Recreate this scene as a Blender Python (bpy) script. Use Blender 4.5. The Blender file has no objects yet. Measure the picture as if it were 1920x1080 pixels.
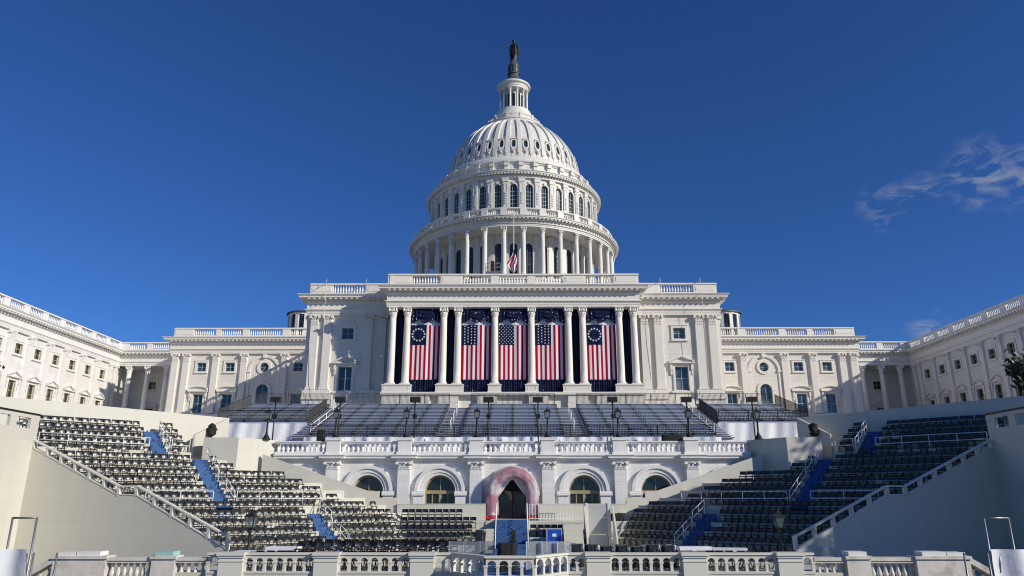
import bpy, math, random
from mathutils import Matrix, Vector
random.seed(7)
S = bpy.context.scene
COL = S.collection
R = math.radians

# ------------------------------------------------------------------ camera
# z = 0 is the height of the lens; the lawn lies six metres below it
cam_data = bpy.data.cameras.new('camera')
cam = bpy.data.objects.new('camera', cam_data); COL.objects.link(cam)
cam_data.sensor_width = 36.0
cam_data.lens = 36.0*1350/1920
cam_data.clip_end = 4000
cam.location = (.25, 0, 0)
cam.rotation_euler = (R(90+16.5), 0, R(.263))
S.camera = cam

# ------------------------------------------------------------------ sky, sun, exposure
SUN_AZ, SUN_EL = 60.0, 24.5           # degrees to the right of straight behind the camera, above the horizon
to_sun = Vector((math.sin(R(SUN_AZ))*math.cos(R(SUN_EL)), -math.cos(R(SUN_AZ))*math.cos(R(SUN_EL)), math.sin(R(SUN_EL))))
W = bpy.data.worlds.new('World'); S.world = W; W.use_nodes = True
nt = W.node_tree; nt.nodes.clear()
def wn(t, **kw):
    n = nt.nodes.new(t)
    for k, v in kw.items(): setattr(n, k, v)
    return n
sky = wn('ShaderNodeTexSky', sky_type='NISHITA', sun_disc=False)
sky.sun_elevation = R(SUN_EL)
sky.sun_rotation = math.atan2(to_sun.x, to_sun.y)
sky.altitude = 1500; sky.air_density = 1.0; sky.dust_density = .0; sky.ozone_density = 4.0
bg = wn('ShaderNodeBackground'); bg.inputs['Strength'].default_value = .070
out = wn('ShaderNodeOutputWorld')
# thin cirrus wisps on the sky: stretched noise inside two soft patches
tc = wn('ShaderNodeTexCoord')
mp = wn('ShaderNodeMapping'); mp.inputs['Scale'].default_value = (8, 8, 20); mp.inputs['Rotation'].default_value = (0, R(-22), 0)
nz = wn('ShaderNodeTexNoise'); nz.inputs['Scale'].default_value = 3.0; nz.inputs['Detail'].default_value = 7; nz.inputs['Roughness'].default_value = .62; nz.inputs['Distortion'].default_value = .9
cr = wn('ShaderNodeValToRGB'); cr.color_ramp.elements[0].position = .48; cr.color_ramp.elements[1].position = .76
nt.links.new(tc.outputs['Generated'], mp.inputs['Vector']); nt.links.new(mp.outputs['Vector'], nz.inputs['Vector']); nt.links.new(nz.outputs['Fac'], cr.inputs['Fac'])
def patch(dirv, r0, r1):
    d = Vector(dirv).normalized()
    dp = wn('ShaderNodeVectorMath', operation='DISTANCE'); dp.inputs[1].default_value = d
    nrm = wn('ShaderNodeVectorMath', operation='NORMALIZE')
    nt.links.new(tc.outputs['Generated'], nrm.inputs[0]); nt.links.new(nrm.outputs['Vector'], dp.inputs[0])
    mr = wn('ShaderNodeMapRange'); mr.inputs['From Min'].default_value = r1; mr.inputs['From Max'].default_value = r0
    nt.links.new(dp.outputs['Value'], mr.inputs['Value'])
    return mr.outputs['Result']
def pixdir(x, y):
    th = R(16.5); dx = (x-966.2)/1350; dy = (540-y)/1350
    return (dx, math.cos(th)-dy*math.sin(th), math.sin(th)+dy*math.cos(th))
acc = None
for px, py, r0, r1 in ((1840, 325, .01, .05), (1915, 340, .005, .04), (1655, 388, .0, .036), (1730, 362, .0, .03), (1740, 615, .0, .03), (1990, 320, .01, .07)):
    o = patch(pixdir(px, py), r0, r1)
    if acc is None: acc = o
    else:
        m = wn('ShaderNodeMath', operation='MAXIMUM'); nt.links.new(acc, m.inputs[0]); nt.links.new(o, m.inputs[1]); acc = m.outputs[0]
mul = wn('ShaderNodeMath', operation='MULTIPLY'); nt.links.new(cr.outputs['Color'], mul.inputs[0]); nt.links.new(acc, mul.inputs[1])
mul2 = wn('ShaderNodeMath', operation='MULTIPLY'); mul2.inputs[1].default_value = .8; nt.links.new(mul.outputs[0], mul2.inputs[0])
mixc = wn('ShaderNodeMix', data_type='RGBA'); mixc.inputs['B'].default_value = (5.2, 5.6, 6.6, 1)
nt.links.new(mul2.outputs[0], mixc.inputs['Factor']); tint = wn('ShaderNodeMix', data_type='RGBA', blend_type='MULTIPLY'); tint.inputs['Factor'].default_value = 1; tint.inputs['B'].default_value = (.47, .83, 1.40, 1)   # deep winter blue
nt.links.new(sky.outputs['Color'], tint.inputs['A']); nt.links.new(tint.outputs['Result'], mixc.inputs['A'])
nt.links.new(mixc.outputs['Result'], bg.inputs['Color']); nt.links.new(bg.outputs['Background'], out.inputs['Surface'])

sun_data = bpy.data.lights.new('sun', 'SUN'); sun_data.energy = 4.25; sun_data.angle = R(.53); sun_data.color = (1, .935, .82)
sun = bpy.data.objects.new('sun', sun_data); COL.objects.link(sun)
sun.rotation_euler = (-to_sun).to_track_quat('-Z', 'Y').to_euler(); sun.location = to_sun*200
S.cycles.filter_width = 1.1
S.view_settings.view_transform = 'Standard'; S.view_settings.look = 'None'
S.view_settings.exposure = 0; S.view_settings.gamma = 1; S.view_settings.use_curve_mapping = False

# ------------------------------------------------------------------ materials
def mat(name, col, rough=.6, metal=0, var=.0, scale=1.5, bump=0, bscale=20, blocks=None, streak=0, spec=.5, alpha=None, trans=0, coat=0, patches=None, seams=None):
    m = bpy.data.materials.new(name); m.use_nodes = True
    t = m.node_tree; p = t.nodes['Principled BSDF']
    p.inputs['Roughness'].default_value = rough; p.inputs['Metallic'].default_value = metal
    p.inputs['Specular IOR Level'].default_value = spec; p.inputs['Base Color'].default_value = (*col, 1)
    if trans: p.inputs['Transmission Weight'].default_value = trans
    if coat: p.inputs['Coat Weight'].default_value = coat
    if alpha is not None: p.inputs['Alpha'].default_value = alpha
    N, L = t.nodes.new, t.links.new
    geo = N('ShaderNodeNewGeometry')
    cur = None
    def mixmul(cur, fac_out, lo, hi):
        mr = N('ShaderNodeMapRange'); mr.inputs['To Min'].default_value = lo; mr.inputs['To Max'].default_value = hi
        L(fac_out, mr.inputs['Value'])
        mx = N('ShaderNodeMix'); mx.data_type = 'RGBA'; mx.blend_type = 'MULTIPLY'; mx.inputs['Factor'].default_value = 1
        if cur is None: mx.inputs['A'].default_value = (*col, 1)
        else: L(cur, mx.inputs['A'])
        L(mr.outputs['Result'], mx.inputs['B'])
        return mx.outputs['Result']
    if var:
        n = N('ShaderNodeTexNoise'); n.inputs['Scale'].default_value = scale; n.inputs['Detail'].default_value = 6; n.inputs['Roughness'].default_value = .65
        L(geo.outputs['Position'], n.inputs['Vector']); cur = mixmul(cur, n.outputs['Fac'], 1-var, 1+var)
    if streak:
        mp = N('ShaderNodeMapping'); mp.inputs['Scale'].default_value = (2.6, 2.6, .22)
        L(geo.outputs['Position'], mp.inputs['Vector'])
        n = N('ShaderNodeTexNoise'); n.inputs['Scale'].default_value = .9; n.inputs['Detail'].default_value = 5; L(mp.outputs['Vector'], n.inputs['Vector'])
        cur = mixmul(cur, n.outputs['Fac'], 1-streak, 1+streak*.6)
    if blocks or seams:
        bw, bh, c2, mort = blocks or seams
        sp = N('ShaderNodeSeparateXYZ'); L(geo.outputs['Position'], sp.inputs['Vector'])
        ad = N('ShaderNodeMath'); ad.operation = 'ADD'; L(sp.outputs['X'], ad.inputs[0]); L(sp.outputs['Y'], ad.inputs[1])
        cb = N('ShaderNodeCombineXYZ'); L(ad.outputs[0], cb.inputs['X']); L(sp.outputs['Z'], cb.inputs['Y'])
        b = N('ShaderNodeTexBrick'); b.inputs['Scale'].default_value = 1; b.inputs['Brick Width'].default_value = bw; b.inputs['Row Height'].default_value = bh
        b.inputs['Mortar Size'].default_value = mort; b.inputs['Color1'].default_value = (1, 1, 1, 1); b.inputs['Color2'].default_value = (c2, c2, c2, 1); b.inputs['Mortar'].default_value = ((.9, .9, .9, 1) if seams else (.72, .72, .72, 1))
        if seams: b.offset = 0
        L(cb.outputs['Vector'], b.inputs['Vector'])
        cur = mixmul(cur, b.outputs['Color'], 0, 1)
    if patches:
        (pc, lo, hi, sc) = patches
        n = N('ShaderNodeTexNoise'); n.inputs['Scale'].default_value = sc; n.inputs['Detail'].default_value = 8; L(geo.outputs['Position'], n.inputs['Vector'])
        mr = N('ShaderNodeMapRange'); mr.inputs['From Min'].default_value = lo; mr.inputs['From Max'].default_value = hi; L(n.outputs['Fac'], mr.inputs['Value'])
        mx = N('ShaderNodeMix'); mx.data_type = 'RGBA'; mx.inputs['B'].default_value = (*pc, 1); L(mr.outputs['Result'], mx.inputs['Factor'])
        if cur is None: mx.inputs['A'].default_value = (*col, 1)
        else: L(cur, mx.inputs['A'])
        cur = mx.outputs['Result']
    if cur is not None: L(cur, p.inputs['Base Color'])
    if bump:
        n = N('ShaderNodeTexNoise'); n.inputs['Scale'].default_value = bscale; n.inputs['Detail'].default_value = 5; L(geo.outputs['Position'], n.inputs['Vector'])
        bp = N('ShaderNodeBump'); bp.inputs['Strength'].default_value = bump; bp.inputs['Distance'].default_value = .05
        L(n.outputs['Fac'], bp.inputs['Height']); L(bp.outputs['Normal'], p.inputs['Normal'])
    return m
M = {}
M['paint'] = mat('painted_stone', (.79, .745, .65), .62, var=.06, scale=.8, bump=.15, bscale=7, blocks=(1.7, .62, .955, .014), streak=.09)
M['trim'] = mat('painted_trim', (.79, .75, .665), .6, var=.05, scale=1.2, bump=.1, bscale=9, streak=.04)
M['dome'] = mat('painted_iron', (.70, .68, .62), .55, var=.08, scale=1.3, bump=.10, bscale=6, streak=.12, patches=((.55, .53, .48), .62, .95, .8))
M['marble'] = mat('white_marble', (.80, .775, .73), .55, var=.10, scale=.7, bump=.15, bscale=6, blocks=(2.1, .75, .90, .012), streak=.10, patches=((.60, .52, .42), .60, .92, .35))
M['marble_trim'] = mat('marble_trim', (.78, .76, .72), .55, var=.12, scale=1.4, bump=.15, bscale=9, streak=.10)
M['terrace'] = mat('terrace_marble', (.80, .785, .755), .55, var=.10, scale=1.1, bump=.15, bscale=8, blocks=(1.35, .48, .91, .01), streak=.10)
M['terrace_trim'] = mat('terrace_trim', (.78, .765, .735), .55, var=.12, scale=1.8, bump=.15, bscale=11, streak=.12)
M['old_marble'] = mat('weathered_marble', (.66, .63, .57), .65, var=.20, scale=2.2, bump=.25, bscale=14, streak=.18, patches=((.42, .36, .28), .52, .78, 1.6))
M['cream'] = mat('cream_panel', (.64, .62, .53), .55, var=.03, scale=.6, bump=.05, bscale=12, seams=(2.44, 1.22, .965, .010), streak=.07)
M['cream_trim'] = mat('cream_trim', (.68, .66, .575), .5, var=.03, scale=.9)
M['deck'] = mat('deck_paint', (.58, .56, .47), .6, var=.05, scale=1.5)
M['greypanel'] = mat('grey_door_panel', (.45, .45, .43), .5, var=.03)
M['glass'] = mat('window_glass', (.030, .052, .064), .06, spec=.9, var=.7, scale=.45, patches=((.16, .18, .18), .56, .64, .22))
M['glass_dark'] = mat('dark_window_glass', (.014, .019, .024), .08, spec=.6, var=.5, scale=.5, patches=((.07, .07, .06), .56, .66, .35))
M['glass_dome'] = mat('dome_glass', (.03, .05, .055), .12, spec=.6, var=.35, scale=.6)
M['bars'] = mat('window_bar_paint', (.30, .36, .38), .5)
M['tanwood'] = mat('tan_window_wood', (.36, .29, .15), .55, var=.1)
M['bronze'] = mat('dark_bronze', (.022, .021, .017), .42, metal=.6, var=.35, scale=2.5, bump=.3, bscale=5, patches=((.06, .052, .028), .58, .78, 2.2))
M['lead'] = mat('grey_lead', (.085, .10, .105), .5, metal=.2, var=.2)
M['black_plastic'] = mat('black_plastic', (.018, .018, .020), .30, var=.2, scale=3, spec=.6)
M['black_steel'] = mat('black_steel', (.022, .022, .023), .45, metal=.3)
M['black_iron'] = mat('black_iron', (.016, .016, .016), .5, var=.2)
M['black_cloth'] = mat('black_cloth', (.012, .012, .013), .85, bump=.3, bscale=4)
M['blue'] = mat('blue_carpet', (.032, .105, .27), .7, var=.45, scale=4.5, bump=1.0, bscale=7, patches=((.010, .032, .10), .56, .64, 3.2))
M['blue_case'] = mat('blue_case_paint', (.012, .075, .42), .35)
M['alu'] = mat('aluminium', (.60, .62, .68), .38, metal=.5, var=.08)
M['steel'] = mat('galvanised_steel', (.32, .33, .34), .45, metal=.7)
M['white_metal'] = mat('white_rail_paint', (.78, .78, .76), .4)
M['white_cloth'] = mat('white_sheet', (.76, .77, .80), .8, var=.06, bump=.5, bscale=2.5)
M['flag_white'] = mat('flag_white', (.76, .76, .82), .9, spec=.1, var=.04, scale=2)
M['flag_red'] = mat('flag_red', (.40, .006, .02), .9, spec=.1, var=.08, scale=2)
M['flag_navy'] = mat('flag_navy', (.008, .014, .050), .9, spec=.1, var=.1, scale=2)
M['navy'] = mat('navy_drape', (.005, .009, .034), .8, spec=.15, var=.3, scale=3)
M['lamp_glass'] = mat('lamp_glass', (.20, .26, .26), .15, alpha=.42, spec=.6)
M['clear'] = mat('clear_shield', (.42, .46, .47), .04, alpha=.42, spec=.8)
M['slate'] = mat('asphalt_roof', (.12, .12, .12), .8, var=.2)
M['bark'] = mat('bark', (.05, .04, .03), .9, var=.3)
M['leaf'] = mat('evergreen_leaf', (.022, .034, .016), .5, var=.5, scale=.6)
M['grass'] = mat('lawn', (.13, .11, .06), .9, var=.3, scale=.3)
M['stone_floor'] = mat('terrace_paving', (.46, .43, .38), .8, var=.15, scale=.8)
M['teal_wrap'] = mat('teal_wrap', (.33, .56, .52), .5, var=.1, scale=6)
M['bunting'] = mat('pink_bunting', (.33, .055, .11), .75, var=.35, scale=1.4, bump=.6, bscale=3)
M['plastic'] = mat('plastic_sheet', (.74, .74, .78), .32, alpha=.36, bump=.8, bscale=3, spec=.6)
M['red_cloth'] = mat('red_cloth', (.45, .012, .02), .8)
M['green'] = mat('green_paint', (.12, .42, .02), .5)
M['door_wood'] = mat('dark_bronze_door', (.07, .052, .028), .5, var=.2)
_t = M['plastic'].node_tree; _n = _t.nodes.new('ShaderNodeTexNoise'); _n.inputs['Scale'].default_value = .8; _n.inputs['Detail'].default_value = 4; _n.inputs['Distortion'].default_value = 1.5
_g = _t.nodes.new('ShaderNodeNewGeometry'); _t.links.new(_g.outputs['Position'], _n.inputs['Vector'])   # milky folds in the plastic
_r = _t.nodes.new('ShaderNodeMapRange'); _r.inputs['From Min'].default_value = .38; _r.inputs['From Max'].default_value = .66; _r.inputs['To Min'].default_value = .2; _r.inputs['To Max'].default_value = .62
_t.links.new(_n.outputs['Fac'], _r.inputs['Value']); _t.links.new(_r.outputs['Result'], _t.nodes['Principled BSDF'].inputs['Alpha'])
# star-spangled navy cloth: printed white dots
def spangled(name='spangled_navy', sc=2.6, r0=.24, r1=.17):
    m = mat(name, (.007, .012, .045), .8, spec=.15)
    t = m.node_tree; p = t.nodes['Principled BSDF']
    g = t.nodes.new('ShaderNodeNewGeometry'); v = t.nodes.new('ShaderNodeTexVoronoi'); v.inputs['Scale'].default_value = sc; v.inputs['Randomness'].default_value = .7
    t.links.new(g.outputs['Position'], v.inputs['Vector'])
    r = t.nodes.new('ShaderNodeMapRange'); r.inputs['From Min'].default_value = r0; r.inputs['From Max'].default_value = r1; t.links.new(v.outputs['Distance'], r.inputs['Value'])
    mx = t.nodes.new('ShaderNodeMix'); mx.data_type = 'RGBA'; mx.inputs['A'].default_value = (.007, .012, .045, 1); mx.inputs['B'].default_value = (.72, .72, .78, 1)
    t.links.new(r.outputs['Result'], mx.inputs['Factor']); t.links.new(mx.outputs['Result'], p.inputs['Base Color'])
    return m
M['spangled'] = spangled(sc=2.4, r0=.17, r1=.12)
M['fringe'] = spangled('spangled_fringe', 2.6, .15, .08)

# ------------------------------------------------------------------ mesh helpers
class Fr:                                             # a wall's own frame: u along it (left to right seen from outside), d out of it
    def __init__(s, x, y, ang=0.0):                   # ang 0 faces the camera (-y)
        s.x, s.y, s.a = x, y, R(ang); s.c, s.s = math.cos(s.a), math.sin(s.a)
    def pt(s, u, d, z): return (s.x+u*s.c+d*s.s, s.y+u*s.s-d*s.c, z)
    def mat(s, u=0, d=0, z=0): return Matrix.Translation(s.pt(u, d, z)) @ Matrix.Rotation(s.a, 4, 'Z')
F0 = Fr(0, 0)
class MB:
    def __init__(s, fr=None): s.v, s.f, s.m, s.fr, s.sm = [], [], [], fr or F0, []
    def add(s, vs, fs, mi=0, smooth=False):
        b = len(s.v); s.v += vs
        for f in fs: s.f.append([b+i for i in f]); s.m.append(mi); s.sm.append(smooth)
        return s
    def P(s, u, d, z): return s.fr.pt(u, d, z)
    def box(s, u0, u1, d0, d1, z0, z1, mi=0):
        P = s.P
        vs = [P(u0, d0, z0), P(u1, d0, z0), P(u1, d1, z0), P(u0, d1, z0), P(u0, d0, z1), P(u1, d0, z1), P(u1, d1, z1), P(u0, d1, z1)]
        return s.add(vs, [(0, 1, 2, 3), (4, 7, 6, 5), (0, 4, 5, 1), (1, 5, 6, 2), (2, 6, 7, 3), (3, 7, 4, 0)], mi)
    def prism(s, pts, d0, d1, mi=0):                   # polygon in (u,z), extruded from d0 to d1
        n = len(pts); P = s.P
        vs = [P(u, d0, z) for u, z in pts]+[P(u, d1, z) for u, z in pts]
        fs = [tuple(range(n)), tuple(range(2*n-1, n-1, -1))]+[(i, (i+1) % n, n+(i+1) % n, n+i) for i in range(n)]
        return s.add(vs, fs, mi)
    def plan(s, pts, z0, z1, mi=0):                    # polygon in plan (world x,y), extruded up; z1 may be a list
        n = len(pts); zt = z1 if isinstance(z1, (list, tuple)) else [z1]*n
        zb = z0 if isinstance(z0, (list, tuple)) else [z0]*n
        vs = [(x, y, zb[i]) for i, (x, y) in enumerate(pts)]+[(x, y, zt[i]) for i, (x, y) in enumerate(pts)]
        fs = [tuple(range(n)), tuple(range(2*n-1, n-1, -1))]+[(i, (i+1) % n, n+(i+1) % n, n+i) for i in range(n)]
        return s.add(vs, fs, mi)
    def lathe(s, prof, seg=12, c=(0, 0), a0=0, a1=360, mi=0, smooth=True, z=0, ell=1.0):
        full = abs(a1-a0) >= 360; n = seg if full else seg+1
        vs = []
        for r, zz in prof:
            for i in range(n):
                a = R(a0+(a1-a0)*i/seg); vs.append((c[0]+r*math.sin(a), c[1]-r*ell*math.cos(a), z+zz))
        fs = []
        for j in range(len(prof)-1):
            for i in range(seg):
                i2 = (i+1) % n if full else i+1
                fs.append((j*n+i, j*n+i2, (j+1)*n+i2, (j+1)*n+i))
        if s.fr is not F0: vs = [s.P(x, -y, zz) for x, y, zz in vs]
        return s.add(vs, fs, mi, smooth)
    def tube(s, pts, r, seg=6, mi=0, r2=None):
        pts = [Vector(p) for p in pts]; n = len(pts); vs = []; fs = []
        for i, p in enumerate(pts):
            t = (pts[min(i+1, n-1)]-pts[max(i-1, 0)]).normalized()
            a = t.orthogonal() if abs(t.z) > .95 else t.cross(Vector((0, 0, 1)))
            a.normalize(); b = t.cross(a)
            rr = r if r2 is None else r+(r2-r)*i/(n-1)
            for k in range(seg):
                q = 2*math.pi*(k+.5)/seg; vs.append(tuple(p+a*rr*math.cos(q)+b*rr*math.sin(q)))
        for i in range(n-1):
            for k in range(seg): fs.append((i*seg+k, i*seg+(k+1) % seg, (i+1)*seg+(k+1) % seg, (i+1)*seg+k))
        fs += [tuple(range(seg-1, -1, -1)), tuple(range((n-1)*seg, n*seg))]
        return s.add(vs, fs, mi, seg > 4)
    def bar(s, p0, p1, r, mi=0): return s.tube([p0, p1], r, 4, mi)
    def sweep(s, path, prof, closed=False, mi=0):      # moulding: prof (out, z) carried along a plan path, out = right of travel
        n = len(path); nor = []
        for i in range(n):
            def seg(a, b):
                d = Vector((b[0]-a[0], b[1]-a[1])).normalized(); return Vector((d.y, -d.x))
            if closed or 0 < i < n-1:
                n1 = seg(path[i-1], path[i]); n2 = seg(path[i], path[(i+1) % n]); m = n1+n2
                m = m/(m.dot(n1)) if m.length > 1e-6 else n1
            elif i == 0: m = seg(path[0], path[1])
            else: m = seg(path[-2], path[-1])
            nor.append(m)
        k = len(prof); vs = []
        for (x, y), m in zip(path, nor):
            for o, z in prof: vs.append((x+m.x*o, y+m.y*o, z))
        fs = []
        for i in range(n if closed else n-1):
            i2 = (i+1) % n
            for j in range(k-1): fs.append((i*k+j, i2*k+j, i2*k+j+1, i*k+j+1))
        if not closed: fs += [tuple(range(k)), tuple(range((n-1)*k+k-1, (n-1)*k-1, -1))]
        return s.add(vs, fs, mi)
    def merge(s, other, T=None):
        vs = [tuple(T @ Vector(v)) for v in other.v] if T is not None else list(other.v)
        b = len(s.v); s.v += vs; s.f += [[b+i for i in f] for f in other.f]; s.m += other.m; s.sm += other.sm
        return s
    def mesh(s, name, mats):
        me = bpy.data.meshes.new(name); me.from_pydata(s.v, [], s.f)
        for m in (mats if isinstance(mats, (list, tuple)) else [mats]): me.materials.append(M[m])
        me.polygons.foreach_set('material_index', s.m); me.polygons.foreach_set('use_smooth', s.sm)
        me.update(); return me
WM = {}
def link(name, data, parent=None, mw=None, kind=None):
    o = bpy.data.objects.new(name, data); COL.objects.link(o)
    mw = mw if mw is not None else Matrix.Identity(4)
    if parent is not None:
        o.parent = parent; o.matrix_parent_inverse = WM[parent.name].inverted()
    o.matrix_basis = mw; WM[o.name] = mw
    if kind: o['kind'] = kind
    return o
def part(name, mb, mats, parent=None, kind=None): return link(name, mb.mesh(name, mats), parent, None, kind)
def thing(name, label, cat, loc=(0, 0, 0), group=None):
    return tag(link(name, None, None, Matrix.Translation(loc)), label, cat, group)
def tag(o, label, cat, group=None):
    o['label'] = label; o['category'] = cat
    if group: o['group'] = group
    return o
def wall(mb, u0, u1, z0, z1, ops, rev=.35, mi=0):
    """front face of a wall with real openings and reveals; ops: (u0,u1,z0,z1,kind) kind rect/arch/round (arch: z1 = crown)"""
    P = mb.P; cuts = sorted({u0, u1, *[o[0] for o in ops], *[o[1] for o in ops]})
    def q(a, b, c, d): mb.add([a, b, c, d], [(0, 1, 2, 3)], mi)
    for a, b in zip(cuts, cuts[1:]):
        h = sorted([(o[2], o[3]) for o in ops if o[0] <= a+1e-6 and o[1] >= b-1e-6]); z = z0
        for lo, hi in h:
            if lo > z: q(P(a, 0, z), P(b, 0, z), P(b, 0, lo), P(a, 0, lo))
            z = hi
        if z < z1: q(P(a, 0, z), P(b, 0, z), P(b, 0, z1), P(a, 0, z1))
    for a, b, lo, hi, k in ops:
        c = (a+b)/2; r = (b-a)/2
        if k == 'rect': loop = [(a, lo), (b, lo), (b, hi), (a, hi)]
        elif k == 'arch':
            arc = [(c+r*math.cos(t*math.pi/12), hi-r+r*math.sin(t*math.pi/12)) for t in range(13)]
            loop = [(a, lo), (b, lo)]+arc
            for (x0, y0), (x1, y1) in zip(arc, arc[1:]): q(P(x0, 0, y0), P(x0, 0, hi), P(x1, 0, hi), P(x1, 0, y1))
        else:
            zc = (lo+hi)/2
            loop = [(c+r*math.cos(t*math.pi/10), zc+r*math.sin(t*math.pi/10)) for t in range(20)]
            for i in range(20):
                (x0, y0), (x1, y1) = loop[i], loop[(i+1) % 20]; e = hi if y0+y1 > 2*zc else lo
                q(P(x0, 0, y0), P(x0, 0, e), P(x1, 0, e), P(x1, 0, y1))
        for i in range(len(loop)):
            (x0, y0), (x1, y1) = loop[i], loop[(i+1) % len(loop)]
            q(P(x0, 0, y0), P(x1, 0, y1), P(x1, -rev, y1), P(x0, -rev, y0))
    return mb
# ------------------------------------------------------------------ classical kit of parts
ZB, ZC, ZT = 13.35, 21.65, 22.95          # column foot, capital foot, capital top
GND = -6.0
def capital_mb(r, h):
    mb = MB(); mb.lathe([(r*.86, 0), (r*1.0, .03*h), (r*.86, .08*h), (r*.84, .3*h), (r*.95, .62*h), (r*1.3, .86*h)], 12)
    for row, (zb, zt, ro, n, off) in enumerate(((.05, .42, 1.22, 8, 0), (.28, .7, 1.38, 8, 22.5))):
        for k in range(n):
            a = 360/n*k+off; f = Fr(0, 0, a); w = r*.34
            mb.fr = f
            mb.prism([(-w, zb*h), (w, zb*h), (w*1.05, (zb+.6*(zt-zb))*h), (w*.5, zt*h), (-w*.5, zt*h), (-w*1.05, (zb+.6*(zt-zb))*h)], r*.75, r*1.0)
            mb.box(-w*.6, w*.6, r*.95, r*ro, (zt-.12)*h, zt*h)
    for k in range(4):
        mb.fr = Fr(0, 0, 45+90*k); mb.box(-r*.16, r*.16, r*.9, r*1.62, .66*h, .9*h); mb.box(-r*.2, r*.2, r*1.25, r*1.72, .6*h, .78*h)
    mb.fr = F0; mb.box(-r*1.32, r*1.32, -r*1.32, r*1.32, .9*h, h)
    return mb
def column_mb(h, r0, r1, hb=.42, seg=18):
    mb = MB(); b = r0
    prof = [(b*1.38, 0), (b*1.38, hb*.3), (b*1.32, hb*.32), (b*1.36, hb*.45), (b*1.3, hb*.6), (b*1.12, hb*.68), (b*1.12, hb*.76), (b*1.2, hb*.86), (b*1.12, hb*.96), (b, hb)]
    for i in range(1, 7):
        t = i/6; prof.append((r0+(r1-r0)*(t**1.6), hb+(h-hb)*t))
    prof += [(0, h)]
    mb.lathe(prof, seg); mb.box(-b*1.4, b*1.4, -b*1.4, b*1.4, 0, hb*.28)
    return mb
def pilaster_mb(w, p, h, hb=.42):
    mb = MB(); mb.box(-w/2, w/2, -.02, p, hb, h)
    mb.box(-w/2-.12, w/2+.12, -.02, p+.12, 0, hb*.35); mb.box(-w/2-.08, w/2+.08, -.02, p+.08, hb*.35, hb*.7); mb.box(-w/2-.04, w/2+.04, -.02, p+.04, hb*.7, hb)
    return mb
def pilcap_mb(w, p, h):
    mb = MB(); W = w/2
    mb.prism([(-W*.98, 0), (W*.98, 0), (W*1.0, .5*h), (W*1.22, .88*h), (-W*1.22, .88*h), (-W, .5*h)], -.02, p*.9)
    mb.box(-W*1.05, W*1.05, -.02, p+.03, 0, .06*h)
    for zb, zt, n, o in ((.06, .40, 4, .10), (.3, .66, 3, .15)):
        for k in range(n):
            c = (k-(n-1)/2)*w/n; ww = w/n*.40
            mb.prism([(c-ww, zb*h), (c+ww, zb*h), (c+ww*1.1, (zb+.25)*h), (c+ww*.5, zt*h), (c-ww*.5, zt*h), (c-ww*1.1, (zb+.25)*h)], p*.8, p+o*.5)
            mb.box(c-ww*.6, c+ww*.6, p*.8, p+o, (zt-.1)*h, zt*h)
    for sgn in (-1, 1):
        mb.box(sgn*W*1.12-.13, sgn*W*1.12+.13, -.02, p+.24, .66*h, .9*h); mb.box(sgn*W*.35-.09, sgn*W*.35+.09, -.02, p+.16, .7*h, .88*h)
    mb.box(-.1, .1, p*.8, p+.24, .82*h, .98*h)
    mb.box(-W*1.32, W*1.32, -.02, p+.18, .9*h, h)
    return mb
def baluster_mb(h, r, seg=8):
    mb = MB(); mb.lathe([(r*.8, 0), (r*.8, .06*h), (r*.5, .1*h), (r*.75, .2*h), (r, .34*h), (r*.75, .5*h), (r*.42, .72*h), (r*.42, .82*h), (r*.65, .86*h), (r*.8, .92*h), (r*.8, h)], seg)
    return mb
def square_window(w, h, m_frame, m_bar, m_glass, mull=True):
    mb = MB(); b = .30
    for a, c, e, g in ((-w/2-b, -w/2, -.02, h+b), (w/2, w/2+b, -.02, h+b)): mb.box(a, c, -.05, .13, e-b*.6, g)
    mb.box(-w/2, w/2, -.05, .13, h, h+b); mb.box(-w/2, w/2, -.05, .13, -b*.6, 0); mb.box(-w/2-b-.06, w/2+b+.06, -.05, .2, h+b, h+b+.08); mb.box(-w/2-b-.05, w/2+b+.05, -.05, .22, -b*.6-.12, -b*.6)
    return dict(frame=mb.mesh('window_frame', m_frame), **sash(w, h, m_bar, m_glass, cols=2 if mull else 1, rows=2))
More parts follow.
